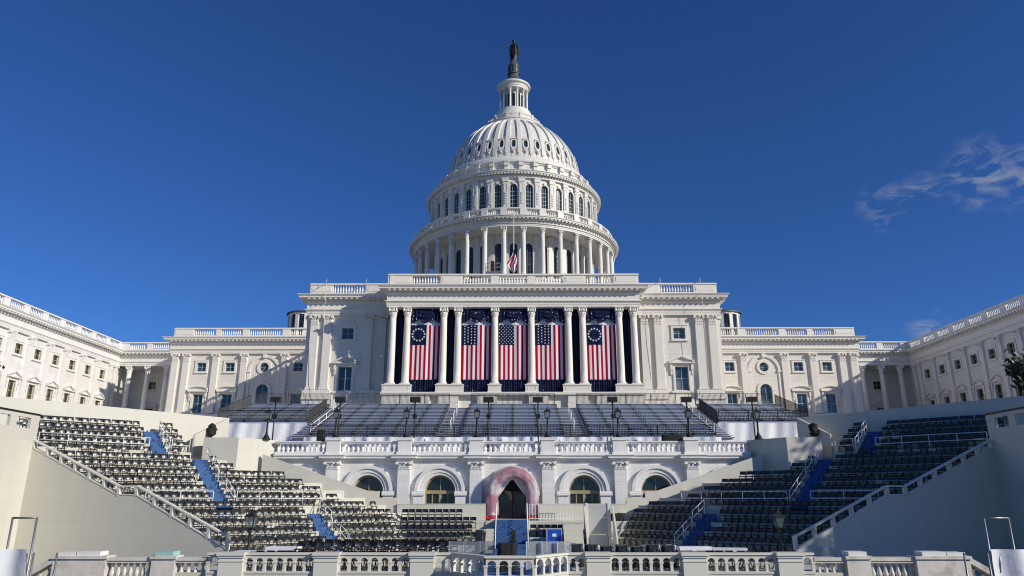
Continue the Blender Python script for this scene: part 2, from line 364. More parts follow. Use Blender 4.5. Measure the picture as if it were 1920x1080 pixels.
def sash(w, h, m_bar, m_glass, cols=2, rows=2, kind='rect', d=-.26):
    mb = MB(); pn = MB(); t = .045
    if kind == 'rect':
        pn.add([(-w/2, -d, 0), (w/2, -d, 0), (w/2, -d, h), (-w/2, -d, h)], [(0, 1, 2, 3)]); top = h
        mb.box(-w/2, w/2, d, d+.07, h-.09, h)
    elif kind == 'arch':
        r = w/2; loop = [(-r, 0), (r, 0)]+[(r*math.cos(k*math.pi/12), h-r+r*math.sin(k*math.pi/12)) for k in range(13)]
        pn.add([(x, -d, z) for x, z in loop], [tuple(range(len(loop)))]); top = h-.05
        pts = [(r*.97*math.cos(k*math.pi/12), -d-.03, h-r+r*.97*math.sin(k*math.pi/12)) for k in range(13)]; mb.tube(pts, .06, 4)
    else:
        r = w/2; loop = [(r*math.cos(k*math.pi/10), r+r*math.sin(k*math.pi/10)) for k in range(20)]
        pn.add([(x, -d, z) for x, z in loop], [tuple(range(20))]); top = h
        for a in (0, 60, 120):
            x, z = r*math.cos(R(a)), r*math.sin(R(a)); mb.bar((-x, -d-.03, r-z), (x, -d-.03, r+z), .04)
        return dict(pane=pn.mesh('pane', m_glass), bars=mb.mesh('glazing_bars', m_bar))
    mb.box(-w/2, -w/2+.08, d, d+.07, 0, top if kind == 'rect' else h-w/2); mb.box(w/2-.08, w/2, d, d+.07, 0, top if kind == 'rect' else h-w/2); mb.box(-w/2, w/2, d, d+.07, 0, .09)
    for k in range(1, cols): mb.box(-w/2+w*k/cols-t, -w/2+w*k/cols+t, d, d+.05, 0, top)
    for k in range(1, rows): z = (h if kind == 'rect' else h-w/2)*k/rows; mb.box(-w/2, w/2, d, d+.06, z-t, z+t)
    return dict(pane=pn.mesh('pane', m_glass), bars=mb.mesh('glazing_bars', m_bar))
def tall_window(w, h, style, m_frame, m_bar, m_glass):
    mb = MB(); b = .27
    for sg in (-1, 1):
        a, c = sorted((sg*w/2, sg*(w/2+b))); mb.box(a, c, -.05, .14, -.1, h+b)
        a, c = sorted((sg*(w/2+b+.06), sg*(w/2+b+.34))); mb.box(a, c, -.05, .3, h-.45, h+b+.1); mb.box(a+.04, c-.04, -.05, .2, h-1.05, h-.45)
    mb.box(-w/2, w/2, -.05, .14, h, h+b); mb.box(-w/2-b-.3, w/2+b+.3, -.05, .22, -.32, -.1)
    pd = MB(); H = w/2+b+.48; z0 = h+b+.1
    pd.box(-H, H, -.05, .5, z0, z0+.16); pd.box(-H+.15, H-.15, -.05, .25, z0-.12, z0)
    if style == 'tri':
        pd.prism([(-H, z0+.16), (H, z0+.16), (0, z0+.82)], -.05, .2)
        for sg in (-1, 1): pd.prism([(sg*H, z0+.16), (sg*H, z0+.3), (0, z0+.98), (0, z0+.80)], -.05, .5)
    else:
        n = 10; arc = [(H*math.cos(math.pi*k/n), z0+.16+.62*math.sin(math.pi*k/n)**.9) for k in range(n+1)]
        pd.prism(arc, -.05, .2)
        arc2 = [(x*1.02, z+.15) for x, z in arc]
        for k in range(n): pd.prism([arc[k], arc2[k], arc2[k+1], arc[k+1]], -.05, .5)
    return dict(frame=mb.mesh('window_frame', m_frame), ped=pd.mesh('pediment', m_frame), **sash(w, h, m_bar, m_glass, 2, 2))
def put_window(parent, kit, fr, u, z, pane=None, name='window'):
    mw = fr.mat(u, 0, z)
    o = link(name, kit['frame'], parent, mw)
    link('pane', pane or kit['pane'], o, mw)
    if 'bars' in kit: link('glazing_bars', kit['bars'], o, mw)
    if 'ped' in kit: link('pediment', kit['ped'], o, mw)
    return o
ENT = [(-.4, ZT), (.02, ZT), (.02, 23.18), (.07, 23.2), (.07, 23.45), (.13, 23.47), (.13, 23.55), (.26, 23.62), (.26, 23.72), (.04, 23.76), (.04, 24.5), (.14, 24.55), (.18, 24.62), (.18, 24.82), (.32, 24.86), (.38, 24.94), (.38, 25.08), (.92, 25.1), (.92, 25.3), (1.0, 25.34), (1.12, 25.5), (1.12, 25.54), (-.4, 25.62)]
def entablature(parent, path, m):
    part('entablature', MB().sweep(path, ENT), m, parent)
    mo = MB(); de = MB()
    for (x0, y0), (x1, y1) in zip(path, path[1:]):
        L = math.hypot(x1-x0, y1-y0); a = math.degrees(math.atan2(y1-y0, x1-x0)); n = max(1, int(L/.66))
        mo.fr = de.fr = Fr(x0, y0, a)
        for k in range(n):
            c = (k+.5)*L/n; mo.box(c-.14, c+.14, .36, .86, 24.9, 25.09)
        n = max(1, int(L/.27))
        for k in range(n):
            c = (k+.5)*L/n; de.box(c-.08, c+.08, .16, .28, 24.63, 24.81)
    part('modillions', mo, m, parent, 'stuff'); part('dentils', de, m, parent, 'stuff')
BAL = baluster_mb(.98, .13)
def parapet(parent, fr, u0, u1, ops, m, z0=25.5, zt=27.25, d=-.1, th=.5):
    mb = MB(fr); bl = MB()
    mb.box(u0, u1, d-th, d, z0, z0+.42); mb.box(u0, u1, d-th+.04, d-.04, z0+.42, z0+.5)
    mb.box(u0-.04, u1+.04, d-th-.08, d+.08, zt-.2, zt-.06); mb.box(u0, u1, d-th-.02, d+.02, zt-.06, zt)
    cur = u0; hb = zt-.2-(z0+.5)
    for a, b in list(ops)+[(u1, None)]:
        if a > cur+.01:
            mb.box(cur, a, d-th+.02, d-.02, z0+.5, zt-.2)
            if a-cur > 1.3: mb.box(cur+.25, a-.25, d-.02, d+.03, z0+.68, zt-.42)
        if b is None: break
        n = max(3, round((b-a)/.36))
        for k in range(n): bl.merge(BAL, fr.mat(a+(k+.5)*(b-a)/n, d-th/2, z0+.5) @ Matrix.Scale(hb/.98, 4, (0, 0, 1)))
        cur = b
    part('parapet', mb, m, parent)
    if bl.v: part('balusters', bl, m, parent, 'stuff')
CAPH = ZT-ZC
K = dict(
    col=column_mb(ZC-ZB, .445, .38).mesh('column', 'trim'), cap=capital_mb(.40, CAPH).mesh('capital', 'trim'),
    mcol=column_mb(ZC-ZB, .445, .38).mesh('column', 'marble_trim'), mcap=capital_mb(.40, CAPH).mesh('capital', 'marble_trim'),
    pil=pilaster_mb(.98, .35, ZC-ZB).mesh('pilaster', 'trim'), pcap=pilcap_mb(.98, .35, CAPH).mesh('capital', 'trim'),
    mpil=pilaster_mb(.98, .35, ZC-ZB).mesh('pilaster', 'marble_trim'), mpcap=pilcap_mb(.98, .35, CAPH).mesh('capital', 'marble_trim'),
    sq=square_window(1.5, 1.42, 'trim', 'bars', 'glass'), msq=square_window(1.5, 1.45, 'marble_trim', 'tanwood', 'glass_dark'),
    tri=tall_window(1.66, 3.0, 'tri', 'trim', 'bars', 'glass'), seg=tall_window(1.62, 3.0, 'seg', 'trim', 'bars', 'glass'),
    mtri=tall_window(1.5, 2.75, 'tri', 'marble_trim', 'tanwood', 'glass_dark'))
def put_column(parent, x, y, m=''):
    mw = Matrix.Translation((x, y, ZB)); o = link('column', K[m+'col'], parent, mw)
    link('capital', K[m+'cap'], o, Matrix.Translation((x, y, ZC)))
def put_pilaster(parent, fr, u, m=''):
    o = link('pilaster', K[m+'pil'], parent, fr.mat(u, 0, ZB)); link('capital', K[m+'pcap'], o, fr.mat(u, 0, ZC))
def ring_frame(w, h, kind, b, m):                      # moulded surround of a round or arched opening
    mb = MB(); r = w/2
    if kind == 'round':
        for k in range(24):
            a0, a1 = R(15*k), R(15*(k+1)); pt = lambda q, a: (q*math.cos(a), r+q*math.sin(a))
            mb.prism([pt(r, a0), pt(r+b, a0), pt(r+b, a1), pt(r, a1)], -.05, .16)
    else:
        zc = h-r
        for k in range(12):
            a0, a1 = R(15*k), R(15*(k+1)); pt = lambda q, a: (q*math.cos(a), zc+q*math.sin(a))
            mb.prism([pt(r, a0), pt(r+b, a0), pt(r+b, a1), pt(r, a1)], -.05, .16)
        for sg in (-1, 1):
            a, c = sorted((sg*r, sg*(r+b))); mb.box(a, c, -.05, .14, 0, zc-.12); a, c = sorted((sg*(r-.05), sg*(r+b+.08))); mb.box(a, c, -.05, .2, zc-.12, zc)
    return mb.mesh('window_frame', m)
K['round'] = dict(frame=ring_frame(1.5, 1.5, 'round', .42, 'trim'), **sash(1.5, 1.5, 'bars', 'glass', kind='round'))
K['arch'] = dict(frame=ring_frame(1.95, 4.7, 'arch', .42, 'trim'), **sash(1.95, 4.7, 'bars', 'glass', 2, 2, 'arch'))

# ------------------------------------------------------------------ the ground
g = part('ground', MB().add([(-1500, -600, GND), (1500, -600, GND), (1500, 2400, GND), (-1500, 2400, GND)], [(0, 1, 2, 3)]), 'grass', kind='structure')
tf = part('terrace_floor', MB().box(-95, 95, -175, -59.6, GND-.5, 3.5).box(-18.2, 18.2, -59.6, -57.4, 3.42, 3.5), 'stone_floor', kind='structure')

# ------------------------------------------------------------------ central block with the flag-hung portico
cb = thing('central_block', 'white painted central block whose columned portico is hung with flags', 'building', (0, 100, 3.5), 'blocks of the white domed building')
fr = Fr(0, 90)
for sg in (-1, 1):
    u0, u1 = sorted((sg*15.3, sg*26.2))
    part('wall', wall(MB(fr), u0, u1, 3.5, ZT+.1, [(sg*21.2-.75, sg*21.2+.75, 19.87, 21.29, 'rect'), (sg*21.2-.83, sg*21.2+.83, 13.3, 16.3, 'rect')]), 'paint', cb)
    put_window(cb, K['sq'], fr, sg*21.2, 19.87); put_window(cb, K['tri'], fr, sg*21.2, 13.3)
    for u in (25.45, 23.75, 18.5, 16.75): put_pilaster(cb, fr, sg*u)
    for a, b in ((22.9, 26.35), (15.9, 19.2)):
        a, b = sorted((sg*a, sg*b)); pm = MB(fr).box(a, b, -.05, .45, 12.3, 13.32).box(a-.08, b+.08, -.05, .55, 12.15, 12.35).box(a+.25, b-.25, .44, .48, 12.5, 13.15); part('pedestal', pm, 'trim', cb)
    a, b = sorted((sg*15.9, sg*26.35)); part('base_course', MB(fr).box(a, b, -.05, .35, 10.6, 12.15), 'trim', cb)
    # side return with its own pilasters
    fs = Fr(sg*26.2, 102.5, -90 if sg < 0 else 90)
    part('wall', MB(fs).box(-12.48, 12.48, -.6, 0, 3.5, ZT+.1), 'paint', cb)
    put_pilaster(cb, fs, 11.9*sg*-1)
    parapet(cb, Fr(0, 89.65), *sorted((sg*15.4, sg*26.4)), [tuple(sorted((sg*19.1, sg*23.4)))], 'trim')
    fp = Fr(sg*26.55, 102.3, -90 if sg < 0 else 90)
    parapet(cb, fp, -12.1, 12.1, [(-9, -5), (-2, 2), (5, 9)], 'trim')
entablature(cb, [(-26.55, 114.6), (-26.55, 89.65), (-15.55, 89.65), (-15.55, 85.6), (15.55, 85.6), (15.55, 89.65), (26.55, 89.65), (26.55, 114.6)], 'trim')
part('core', MB().box(-25.9, 25.9, -145, -90.6, 3.5, 25.4), 'paint', cb)
part('portico_back_wall', MB().box(-15.25, 15.25, -90.55, -89.9, 3.5, 25.3), 'paint', cb)
part('portico_ceiling', MB().box(-15.2, 15.2, -89.8, -85.95, ZT-.1, 23.1), 'trim', cb)
for x in (2.24, 6.76, 8.52, 13.0, 14.78):
    for sg in (-1, 1): put_column(cb, sg*x, 86)
for a, b in ((-15.62, -12.2), (-9.25, -5.95), (-3.0, -1.45), (1.45, 3.0), (5.95, 9.25), (12.2, 15.62)):
    pm = MB(Fr(0, 85.3)).box(a, b, -1.5, 0, 12.4, 13.22).box(a-.06, b+.06, -1.5, .07, 13.22, 13.36).box(a-.05, b+.05, -1.5, .06, 12.3, 12.52)
    f2 = Fr(0, 85.3); i0, i1 = a+.28, b-.28
    for q in ((i0, i1, 12.66, 12.7), (i0, i1, 13.06, 13.1), (i0, i0+.04, 12.7, 13.06), (i1-.04, i1, 12.7, 13.06)): pm.box(q[0], q[1], -.01, .025, q[2], q[3])
    part('pedestal', pm, 'trim', cb)
part('portico_floor', MB(Fr(0, 85.2)).box(-15.75, 15.75, -5, .12, 12.1, 12.4), 'trim', cb)
st = MB(Fr(0, 85.3)); st.box(-15.6, 15.6, -4.6, -.5, 8, 12.1)
for a, b in ((-15.6, -9.9), (-8.9, -6.5), (-4.2, -1.9), (1.9, 4.2), (6.5, 8.9), (9.9, 15.6)): st.box(a, b, -.52, 0, 8, 12.1)
part('portico_base', st, 'paint', cb)
parapet(cb, Fr(0, 85.6), -15.6, 15.6, [(-12.55, -9.05), (-6.25, -2.76), (-1.78, 1.78), (2.76, 6.25), (9.05, 12.55)], 'trim')
for sg in (-1, 1): parapet(cb, Fr(sg*15.5, 87.75, 90*sg), -1.6, 2.1, [], 'trim')
part('roof', MB().box(-15, 15, -90.5, -86.3, 25.63, 25.75).box(-25.9, 25.9, -145, -90.5, 25.63, 25.75), 'slate', cb)

# ------------------------------------------------------------------ older wings either side
for sg, txt in ((-1, 'white painted side block partly in shade, with round window, beside the sunlit marble wing'), (1, 'white painted side block in full sun, with round window, beside the shaded marble wing')):
    t = thing('flanking_block', txt, 'building', (sg*41, 120, 3.5), 'blocks of the white domed building')
    fr = Fr(0, 115); ops = []
    for u in (34.8, 45.85, 50.45):
        ops += [(sg*u-.75, sg*u+.75, 20.08, 21.5, 'rect'), (sg*u-.81, sg*u+.81, 13.4, 16.4, 'rect')]
    ops += [(sg*40.28-.75, sg*40.28+.75, 19.98, 21.48, 'round'), (sg*40.28-.975, sg*40.28+.975, 13.3, 18.0, 'arch')]
    a, b = sorted((sg*26.3, sg*55.3))
    part('wall', wall(MB(fr), a, b, 3.5, ZT+.1, ops), 'paint', t)
    for u in (34.8, 45.85, 50.45): put_window(t, K['sq'], fr, sg*u, 20.08); put_window(t, K['seg'], fr, sg*u, 13.4)
    put_window(t, K['round'], fr, sg*40.28, 19.98); put_window(t, K['arch'], fr, sg*40.28, 13.3)
    for u in (54.75, 52.95, 48.2, 43.6, 37.05, 32.4, 30.6): put_pilaster(t, fr, sg*u)
    ba = MB(Fr(sg*40.28, 115)); zc = 20.15             # the great blind arch round the middle bay
    for k in range(16):
        a0, a1 = R(11.25*k), R(11.25*(k+1)); pt = lambda q, an: (q*math.cos(an), zc+q*math.sin(an))
        ba.prism([pt(2.22, a0), pt(2.62, a0), pt(2.62, a1), pt(2.22, a1)], -.05, .2)
    for q in (-1, 1):
        a, b = sorted((q*2.2, q*2.64)); ba.box(a, b, -.05, .14, 13.3, zc-.2); a, b = sorted((q*2.12, q*2.78)); ba.box(a, b, -.05, .26, zc-.25, zc)
    ba.prism([(-.2, zc+2.1), (.2, zc+2.1), (.3, zc+2.75), (-.3, zc+2.75)], -.05, .4)
    part('blind_arch', ba, 'trim', t)
    a, b = sorted((sg*26.4, sg*55.4)); part('base_course', MB(fr).box(a, b, -.05, .42, 11.6, 12.95).box(a, b, -.05, .5, 12.95, 13.2), 'trim', t)
    pts = [(-55.65, 138), (-55.65, 114.65), (-26.6, 114.65)]
    if sg > 0: pts = [(-x, y) for x, y in reversed(pts)]
    entablature(t, pts, 'trim')
    po = [tuple(sorted((sg*p, sg*q))) for p, q in ((52.2, 48.7), (47.8, 44.3), (43.2, 37.8), (36.5, 33), (32, 28.5))]
    a, b = sorted((sg*26.6, sg*55.5)); parapet(t, Fr(0, 114.65), a, b, sorted(po), 'trim')
    parapet(t, Fr(sg*55.6, 126, 90*sg), -11, 11, [(-9, -5), (-3, 3), (5, 9)], 'trim')
    a, b = sorted((sg*26.3, sg*54.9)); part('core', MB().box(a, b, -140, -115.6, 3.5, 25.4), 'paint', t)
    fs = Fr(sg*55.3, 126.5, 90*sg); part('wall', MB(fs).box(-11.48, 11.48, -.5, 0, 3.5, ZT+.1), 'paint', t)
    put_pilaster(t, fs, -10.9*sg)
    a, b = sorted((sg*26.5, sg*55.2)); part('roof', MB().box(a, b, -140, -115.3, 25.62, 25.75), 'slate', t)
    # little glazed lantern standing on the roof
    ln = thing('roof_lantern', 'small round glazed lantern with dark roof behind the %s roof balustrade' % ('shaded' if sg < 0 else 'sunlit'), 'lantern', (sg*36.2, 122, 25.7), 'roof lanterns')
    c = (sg*36.2, 122)
    part('drum', MB().lathe([(2.9, 25.7), (2.9, 31.1), (0, 31.1)], 16, c, smooth=False), 'glass_dark', ln)
    po = MB()
    for k in range(12): po.fr = Fr(*c, 30*k+15); po.box(-.3, .3, 2.8, 3.06, 25.7, 31.1)
    po.fr = F0; po.lathe([(2.92, 28.0), (3.07, 28.0), (3.07, 28.3), (2.92, 28.3)], 16, c, smooth=False); po.lathe([(2.85, 30.7), (3.12, 30.7), (3.12, 31.06), (2.85, 31.06)], 16, c, smooth=False)
    part('posts', po, 'trim', ln)
    part('roof', MB().lathe([(3.4, 31.05), (3.4, 31.25), (2.2, 31.55), (0, 31.8)], 20, c), 'lead', ln)

# ------------------------------------------------------------------ linking corridors and marble extension wings
for sg in (-1, 1):
    t = thing('corridor', 'recessed marble corridor with %s between side block and marble wing' % ('sun-streaked columns' if sg > 0 else 'columns'), 'corridor', (sg*63, 128, 3.5), 'colonnaded corridors')
    fr = Fr(0, 131.5); a, b = sorted((sg*55.0, sg*70.4)); ops = []
    for u in (59.6, 63, 66.4): ops += [(sg*u-.75, sg*u+.75, 19.6, 21.05, 'rect'), (sg*u-.75, sg*u+.75, 13.4, 16.15, 'rect')]
    part('wall', wall(MB(fr), a, b, 3.5, 25.4, ops), 'marble', t)
    for u in (59.6, 63, 66.4): put_window(t, K['msq'], fr, sg*u, 19.6); put_window(t, K['mtri'], fr, sg*u, 13.4)
    for u in (58.0, 61.35, 64.7, 68.0): put_column(t, sg*u, 126, 'm')
    part('portico_base', MB().box(a, b, -131.4, -125.3, 3.5, ZB), 'marble', t)
    part('ceiling', MB().box(a, b, -131.4, -126.1, ZT, 23.1), 'marble_trim', t)
    a2, b2 = sorted((sg*55.4, sg*70.15)); entablature(t, [(a2, 125.6), (b2, 125.6)], 'marble_trim')
    parapet(t, Fr(0, 125.6), a2, b2, sorted(tuple(sorted((sg*p, sg*q))) for p, q in ((57, 60.2), (61.2, 64.4), (65.4, 68.6))), 'marble_trim')
    part('roof', MB().box(a2, b2, -140, -126.2, 25.62, 25.75), 'slate', t)
    # wing: its flank faces the centre line
    w = thing('marble_wing', 'long white marble wing %s, with rows of pedimented windows' % ('brightly lit by the sun' if sg < 0 else 'lying in shade'), 'building', (sg*95, 110, 3.5), 'blocks of the white domed building')
    fw = Fr(sg*70.2, 0, 90 if sg < 0 else -90); s2 = 1 if sg < 0 else -1     # u = y for the left wing, -y for the right one
    wy = [y for y in (78.4, 82.7, 87, 91.3, 95.6, 99.95, 104.2, 108.5, 112.75, 117.1, 121.4)]
    ops = []
    for y in wy: ops += [(s2*y-.75, s2*y+.75, 20.0, 21.45, 'rect'), (s2*y-.75, s2*y+.75, 13.5, 16.25, 'rect')]
    a, b = sorted((s2*76, s2*131.5)); part('wall', wall(MB(fw), a, b, 3.5, ZT+.1, ops), 'marble', w)
    for y in wy: put_window(w, K['msq'], fw, s2*y, 20.0); put_window(w, K['mtri'], fw, s2*y, 13.5)
    for y in (76.4, 80.5, 84.8, 89.2, 93.5, 97.8, 102.1, 106.35, 110.6, 114.9, 119.2, 123.5, 124.9): put_pilaster(w, fw, s2*y, 'm')
    part('base_course', MB(fw).box(a, b, -.05, .42, 11.6, 12.95).box(a, b, -.05, .5, 12.95, 13.25), 'marble_trim', w)
    pth = [(-69.85, 76.0), (-69.85, 132)] if sg < 0 else [(69.85, 132), (69.85, 76.0)]
    pth = [(-100, 75.65)]+pth if sg < 0 else pth+[(100, 75.65)]
    pth = [(x, 75.65) if abs(y-76.0) < .01 else (x, y) for x, y in pth]
    entablature(w, pth, 'marble_trim')
    po = []
    for k in range(11): y0 = 79.2+k*4.28; po.append(tuple(sorted((s2*y0, s2*(y0+3.0)))))
    a3, b3 = sorted((s2*75.7, s2*131.8)); parapet(w, Fr(sg*69.85, 0, 90 if sg < 0 else -90), a3, b3, sorted(po), 'marble_trim')
    x0, x1 = sorted((sg*70.85, sg*108)); part('core', MB().box(x0, x1, -145, -76, 3.5, 25.5), 'marble', w)
    part('roof', MB().box(*sorted((sg*70.5, sg*108)), -145, -76.2, 25.62, 25.75), 'slate', w)
# ------------------------------------------------------------------ the dome
DC = (0.0, 131.0)
dm = thing('dome', 'great white ribbed dome with ringed columns and tiers of windows', 'dome', (0, 131, 25.7))
A0, A1, SEG = -104, 104, 104
def ring(name, prof, m='dome', parent=None, seg=SEG, smooth=False, full=False):
    return part(name, MB().lathe(prof, 144 if full else seg, DC, -180 if full else A0, 180 if full else A1, smooth=smooth), m, parent or dm)
def radial(rad, a): return Fr(DC[0]+rad*math.sin(R(a)), DC[1]-rad*math.cos(R(a)), a)
ring('base', [(20.2, 25.7), (20.2, 34.2), (20.35, 34.3), (20.35, 34.7), (14.8, 34.8)], full=True)
# drum behind the columns, with one arched window in each bay
def curved_wall(rad, z0, z1, wn_w, wz0, wz1, kind, angs, rev=.3, step=10):
    mb = MB(); half = math.degrees(wn_w/2/rad)
    for a in angs:
        f = radial(rad, a); mb.fr = f; hw = rad*math.tan(R(step/2))*1.002
        wall(mb, -hw, hw, z0, z1, [(-wn_w/2, wn_w/2, wz0, wz1, kind)], rev)
    return mb
bays = list(range(-100, 101, 10)); halfs = list(range(-105, 106, 10))
part('drum_wall', curved_wall(15.0, 34.8, 44.4, 1.35, 35.6, 42.4, 'arch', bays), 'dome', dm)
part('drum_core', MB().lathe([(14.2, 34), (14.2, 55.2)], 72, DC, smooth=True), 'glass_dark', dm)
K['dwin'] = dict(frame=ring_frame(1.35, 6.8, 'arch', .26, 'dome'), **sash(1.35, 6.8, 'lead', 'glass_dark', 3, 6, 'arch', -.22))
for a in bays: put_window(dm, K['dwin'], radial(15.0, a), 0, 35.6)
dp = MB().box(-.42, .42, -.05, .3, 0, 8.0).box(-.5, .5, -.05, .4, 8.0, 8.9).box(-.5, .5, -.05, .4, 0, .35).mesh('pilaster', 'dome')
for a in halfs: link('pilaster', dp, dm, radial(14.95, a).mat(0, 0, 35.0))
pc = column_mb(8.05, .44, .38, .4, 14).mesh('column', 'dome'); pcap = capital_mb(.40, 1.05).mesh('capital', 'dome')
for a in halfs:
    f = radial(18.6, a); o = link('column', pc, dm, f.mat(0, 0, 34.85)); link('capital', pcap, o, f.mat(0, 0, 42.9))
ring('peristyle_entablature', [(14.9, 44.0), (18.2, 43.95), (19.0, 43.95), (19.0, 44.2), (19.06, 44.2), (19.06, 44.45), (19.25, 44.5), (19.25, 44.58), (19.08, 44.62), (19.08, 45.02), (19.3, 45.1), (19.3, 45.28), (19.85, 45.32), (19.85, 45.46), (19.98, 45.58), (19.98, 45.64), (18.9, 45.72), (15.7, 45.75)])
def ring_blocks(name, rad, n, w, d0, d1, z0, z1):
    mb = MB()
    for k in range(n):
        a = -104+208*(k+.5)/n; mb.fr = radial(rad, a); mb.box(-w/2, w/2, d0, d1, z0, z1)
    return part(name, mb, 'dome', dm, 'stuff')
ring_blocks('modillions', 19.0, 104, .34, .25, .78, 45.1, 45.31)
# balustrade of the peristyle roof: pedestals over the columns, balusters between
ring('balustrade_base', [(18.35, 45.7), (18.95, 45.7), (18.95, 46.02), (18.4, 46.02)])
ring('balustrade_cap', [(18.4, 47.12), (18.95, 47.12), (19.0, 47.2), (19.0, 47.33), (18.3, 47.36), (18.3, 47.12), (18.4, 47.12)])
pd_ = MB().box(-.55, .55, -.32, .34, 0, 1.72).mesh('pedestal', 'dome')
bl = MB(); B2 = baluster_mb(1.12, .15, 6)
for a in halfs:
    link('pedestal', pd_, dm, radial(18.65, a).mat(0, 0, 45.7))
for a in bays:
    for k in range(6): bl.merge(B2, radial(18.65, a+(k-2.5)*1.12).mat(0, 0, 46.02))
part('balusters', bl, 'dome', dm, 'stuff')
# upper drum with arched windows
part('upper_wall', curved_wall(15.8, 45.7, 55.0, 1.28, 48.0, 53.05, 'arch', bays, .35), 'dome', dm)
K['uwin'] = dict(frame=ring_frame(1.28, 5.05, 'arch', .24, 'dome'), **sash(1.28, 5.05, 'bars', 'glass_dark', 3, 6, 'arch', -.22))
kh = MB().prism([(-.16, 5.0), (.16, 5.0), (.3, 5.5), (-.3, 5.5)], -.05, .3).mesh('keystone', 'dome')
for a in bays:
    o = put_window(dm, K['uwin'], radial(15.8, a), 0, 48.0); link('keystone', kh, o, radial(15.8, a).mat(0, 0, 48.0))
up = MB().box(-.46, .46, -.05, .34, 0, 5.4).box(-.56, .56, -.05, .44, 5.4, 6.05).box(-.66, .66, -.05, .5, 6.05, 6.2).box(-.56, .56, -.05, .44, 0, .4)
up.box(-.3, -.24, .34, .39, .8, 5.0).box(.24, .3, .34, .39, .8, 5.0).box(-.24, .24, .34, .39, 4.94, 5.0)
for z in (1.3, 1.75, 2.2, 2.65, 3.1): up.prism([(-.13, z), (.13, z), (.18, z+.2), (0, z+.4), (-.18, z+.2)], .34, .47)
up = up.mesh('pilaster', 'dome')
for a in halfs: link('pilaster', up, dm, radial(15.8, a).mat(0, 0, 48.0))
ring('upper_cornice', [(15.7, 54.15), (16.2, 54.15), (16.2, 54.4), (16.3, 54.45), (16.3, 54.62), (16.2, 54.66), (16.2, 54.8), (16.35, 54.84), (16.85, 55.0), (16.85, 55.14), (16.98, 55.26), (16.98, 55.34), (15.6, 55.5), (14.6, 55.55)])
ring_blocks('cornice_blocks', 16.15, 104, .36, .12, .62, 54.68, 54.99)
# attic with scrolled brackets
ring('attic', [(14.75, 55.3), (14.75, 57.45), (14.95, 57.5), (14.95, 57.65), (15.2, 57.75), (15.2, 57.95), (14.8, 58.1), (14.5, 58.15), (14.55, 58.4), (14.45, 58.85), (14.15, 59.2), (13.75, 59.3), (13.6, 59.35), (13.6, 59.6), (13.2, 59.7)], smooth=False)
bk = MB().box(-.42, .42, -.05, .55, 1.5, 2.2).box(-.34, .34, -.05, .3, .5, 1.5).box(-.4, .4, -.05, .8, 0, .55).box(-.5, .5, -.05, .65, 2.2, 2.42).mesh('bracket', 'dome')
for a in bays: link('bracket', bk, dm, radial(14.75, a-5).mat(0, 0, 55.5))
# ribbed shell
DZ0, DH, DR = 59.25, 13.2, 12.95
def shell_r(z): return DR*math.sqrt(max(0, 1-((z-DZ0)/DH)**2))
zs = [59.3+(70.95-59.3)*(1-(1-k/22)**1.35) for k in range(23)]
sp = []
for k, z in enumerate(zs):                            # overlapping courses of iron plates
    sp.append((shell_r(z), z))
    if k < 22: sp.append((shell_r(zs[k+1])+.05, zs[k+1]-.02))
part('shell', MB().lathe(sp, 144, DC, -125, 125, smooth=False), 'dome', dm)
rb = MB()
for k in range(22):
    z0, z1 = zs[k], zs[k+1]; r0, r1 = shell_r(z0), shell_r(z1); w0, w1 = .36*r0/13+.1, .36*r1/13+.1
    vs = []
    for rr, zz, w in ((r0, z0, w0), (r1, z1, w1)):
        nrm = Vector((rr/DR**2, (zz-DZ0)/DH**2)).normalized(); e = .3
        for x, q in ((-w, -.1), (-w*.85, e), (w*.85, e), (w, -.1)): vs.append((x, -(rr+nrm.x*q), zz+nrm.y*q))
    rb.add(vs, [(0, 1, 5, 4), (1, 2, 6, 5), (2, 3, 7, 6)]+([(0, 3, 2, 1)] if k == 0 else [])+([(4, 5, 6, 7)] if k == 21 else []))
rbm = rb.mesh('rib', 'dome')
for a in range(-125, 126, 10): link('rib', rbm, dm, Matrix.Translation((*DC, 0)) @ Matrix.Rotation(R(a), 4, 'Z'))
# long octagonal dormers of the shell
zc = 62.45; sl = math.atan2(shell_r(61.5)-shell_r(63.4), 1.9)
dw = MB(); hw, hh, b = .36, .85, .24
octo = lambda e: [(-hw*.55-e*.6, -hh-e), (hw*.55+e*.6, -hh-e), (hw+e, -hh*.55-e*.5), (hw+e, hh*.55+e*.5), (hw*.55+e*.6, hh+e), (-hw*.55-e*.6, hh+e), (-hw-e, hh*.55+e*.5), (-hw-e, -hh*.55-e*.5)]
oi, oo = octo(0), octo(b)
for k in range(8): dw.prism([oi[k], oo[k], oo[(k+1) % 8], oi[(k+1) % 8]], -.15, .26)
dw.prism([(-.5, 1.06), (.5, 1.06), (.32, 1.36), (-.32, 1.36)], -.1, .4); dw.prism([(-.22, 1.36), (.22, 1.36), (0, 1.85)], -.05, .3); dw.box(-.34, .34, -.1, .34, -1.5, -1.2); dw.prism([(-.2, -1.5), (.2, -1.5), (.1, -1.95), (-.1, -1.95)], -.1, .3)
dwm = dw.mesh('dormer_frame', 'dome'); dpn = MB().add([(x, -.07, z) for x, z in oi], [tuple(range(8))]).mesh('pane', 'glass_dome')
for a in range(-120, 121, 10):
    mw = Matrix.Translation((*DC, 0)) @ Matrix.Rotation(R(a), 4, 'Z') @ Matrix.Translation((0, -shell_r(zc), zc)) @ Matrix.Rotation(-sl, 4, 'X')
    o = link('dormer', dwm, dm, mw); link('pane', dpn, o, mw)
orn = MB()
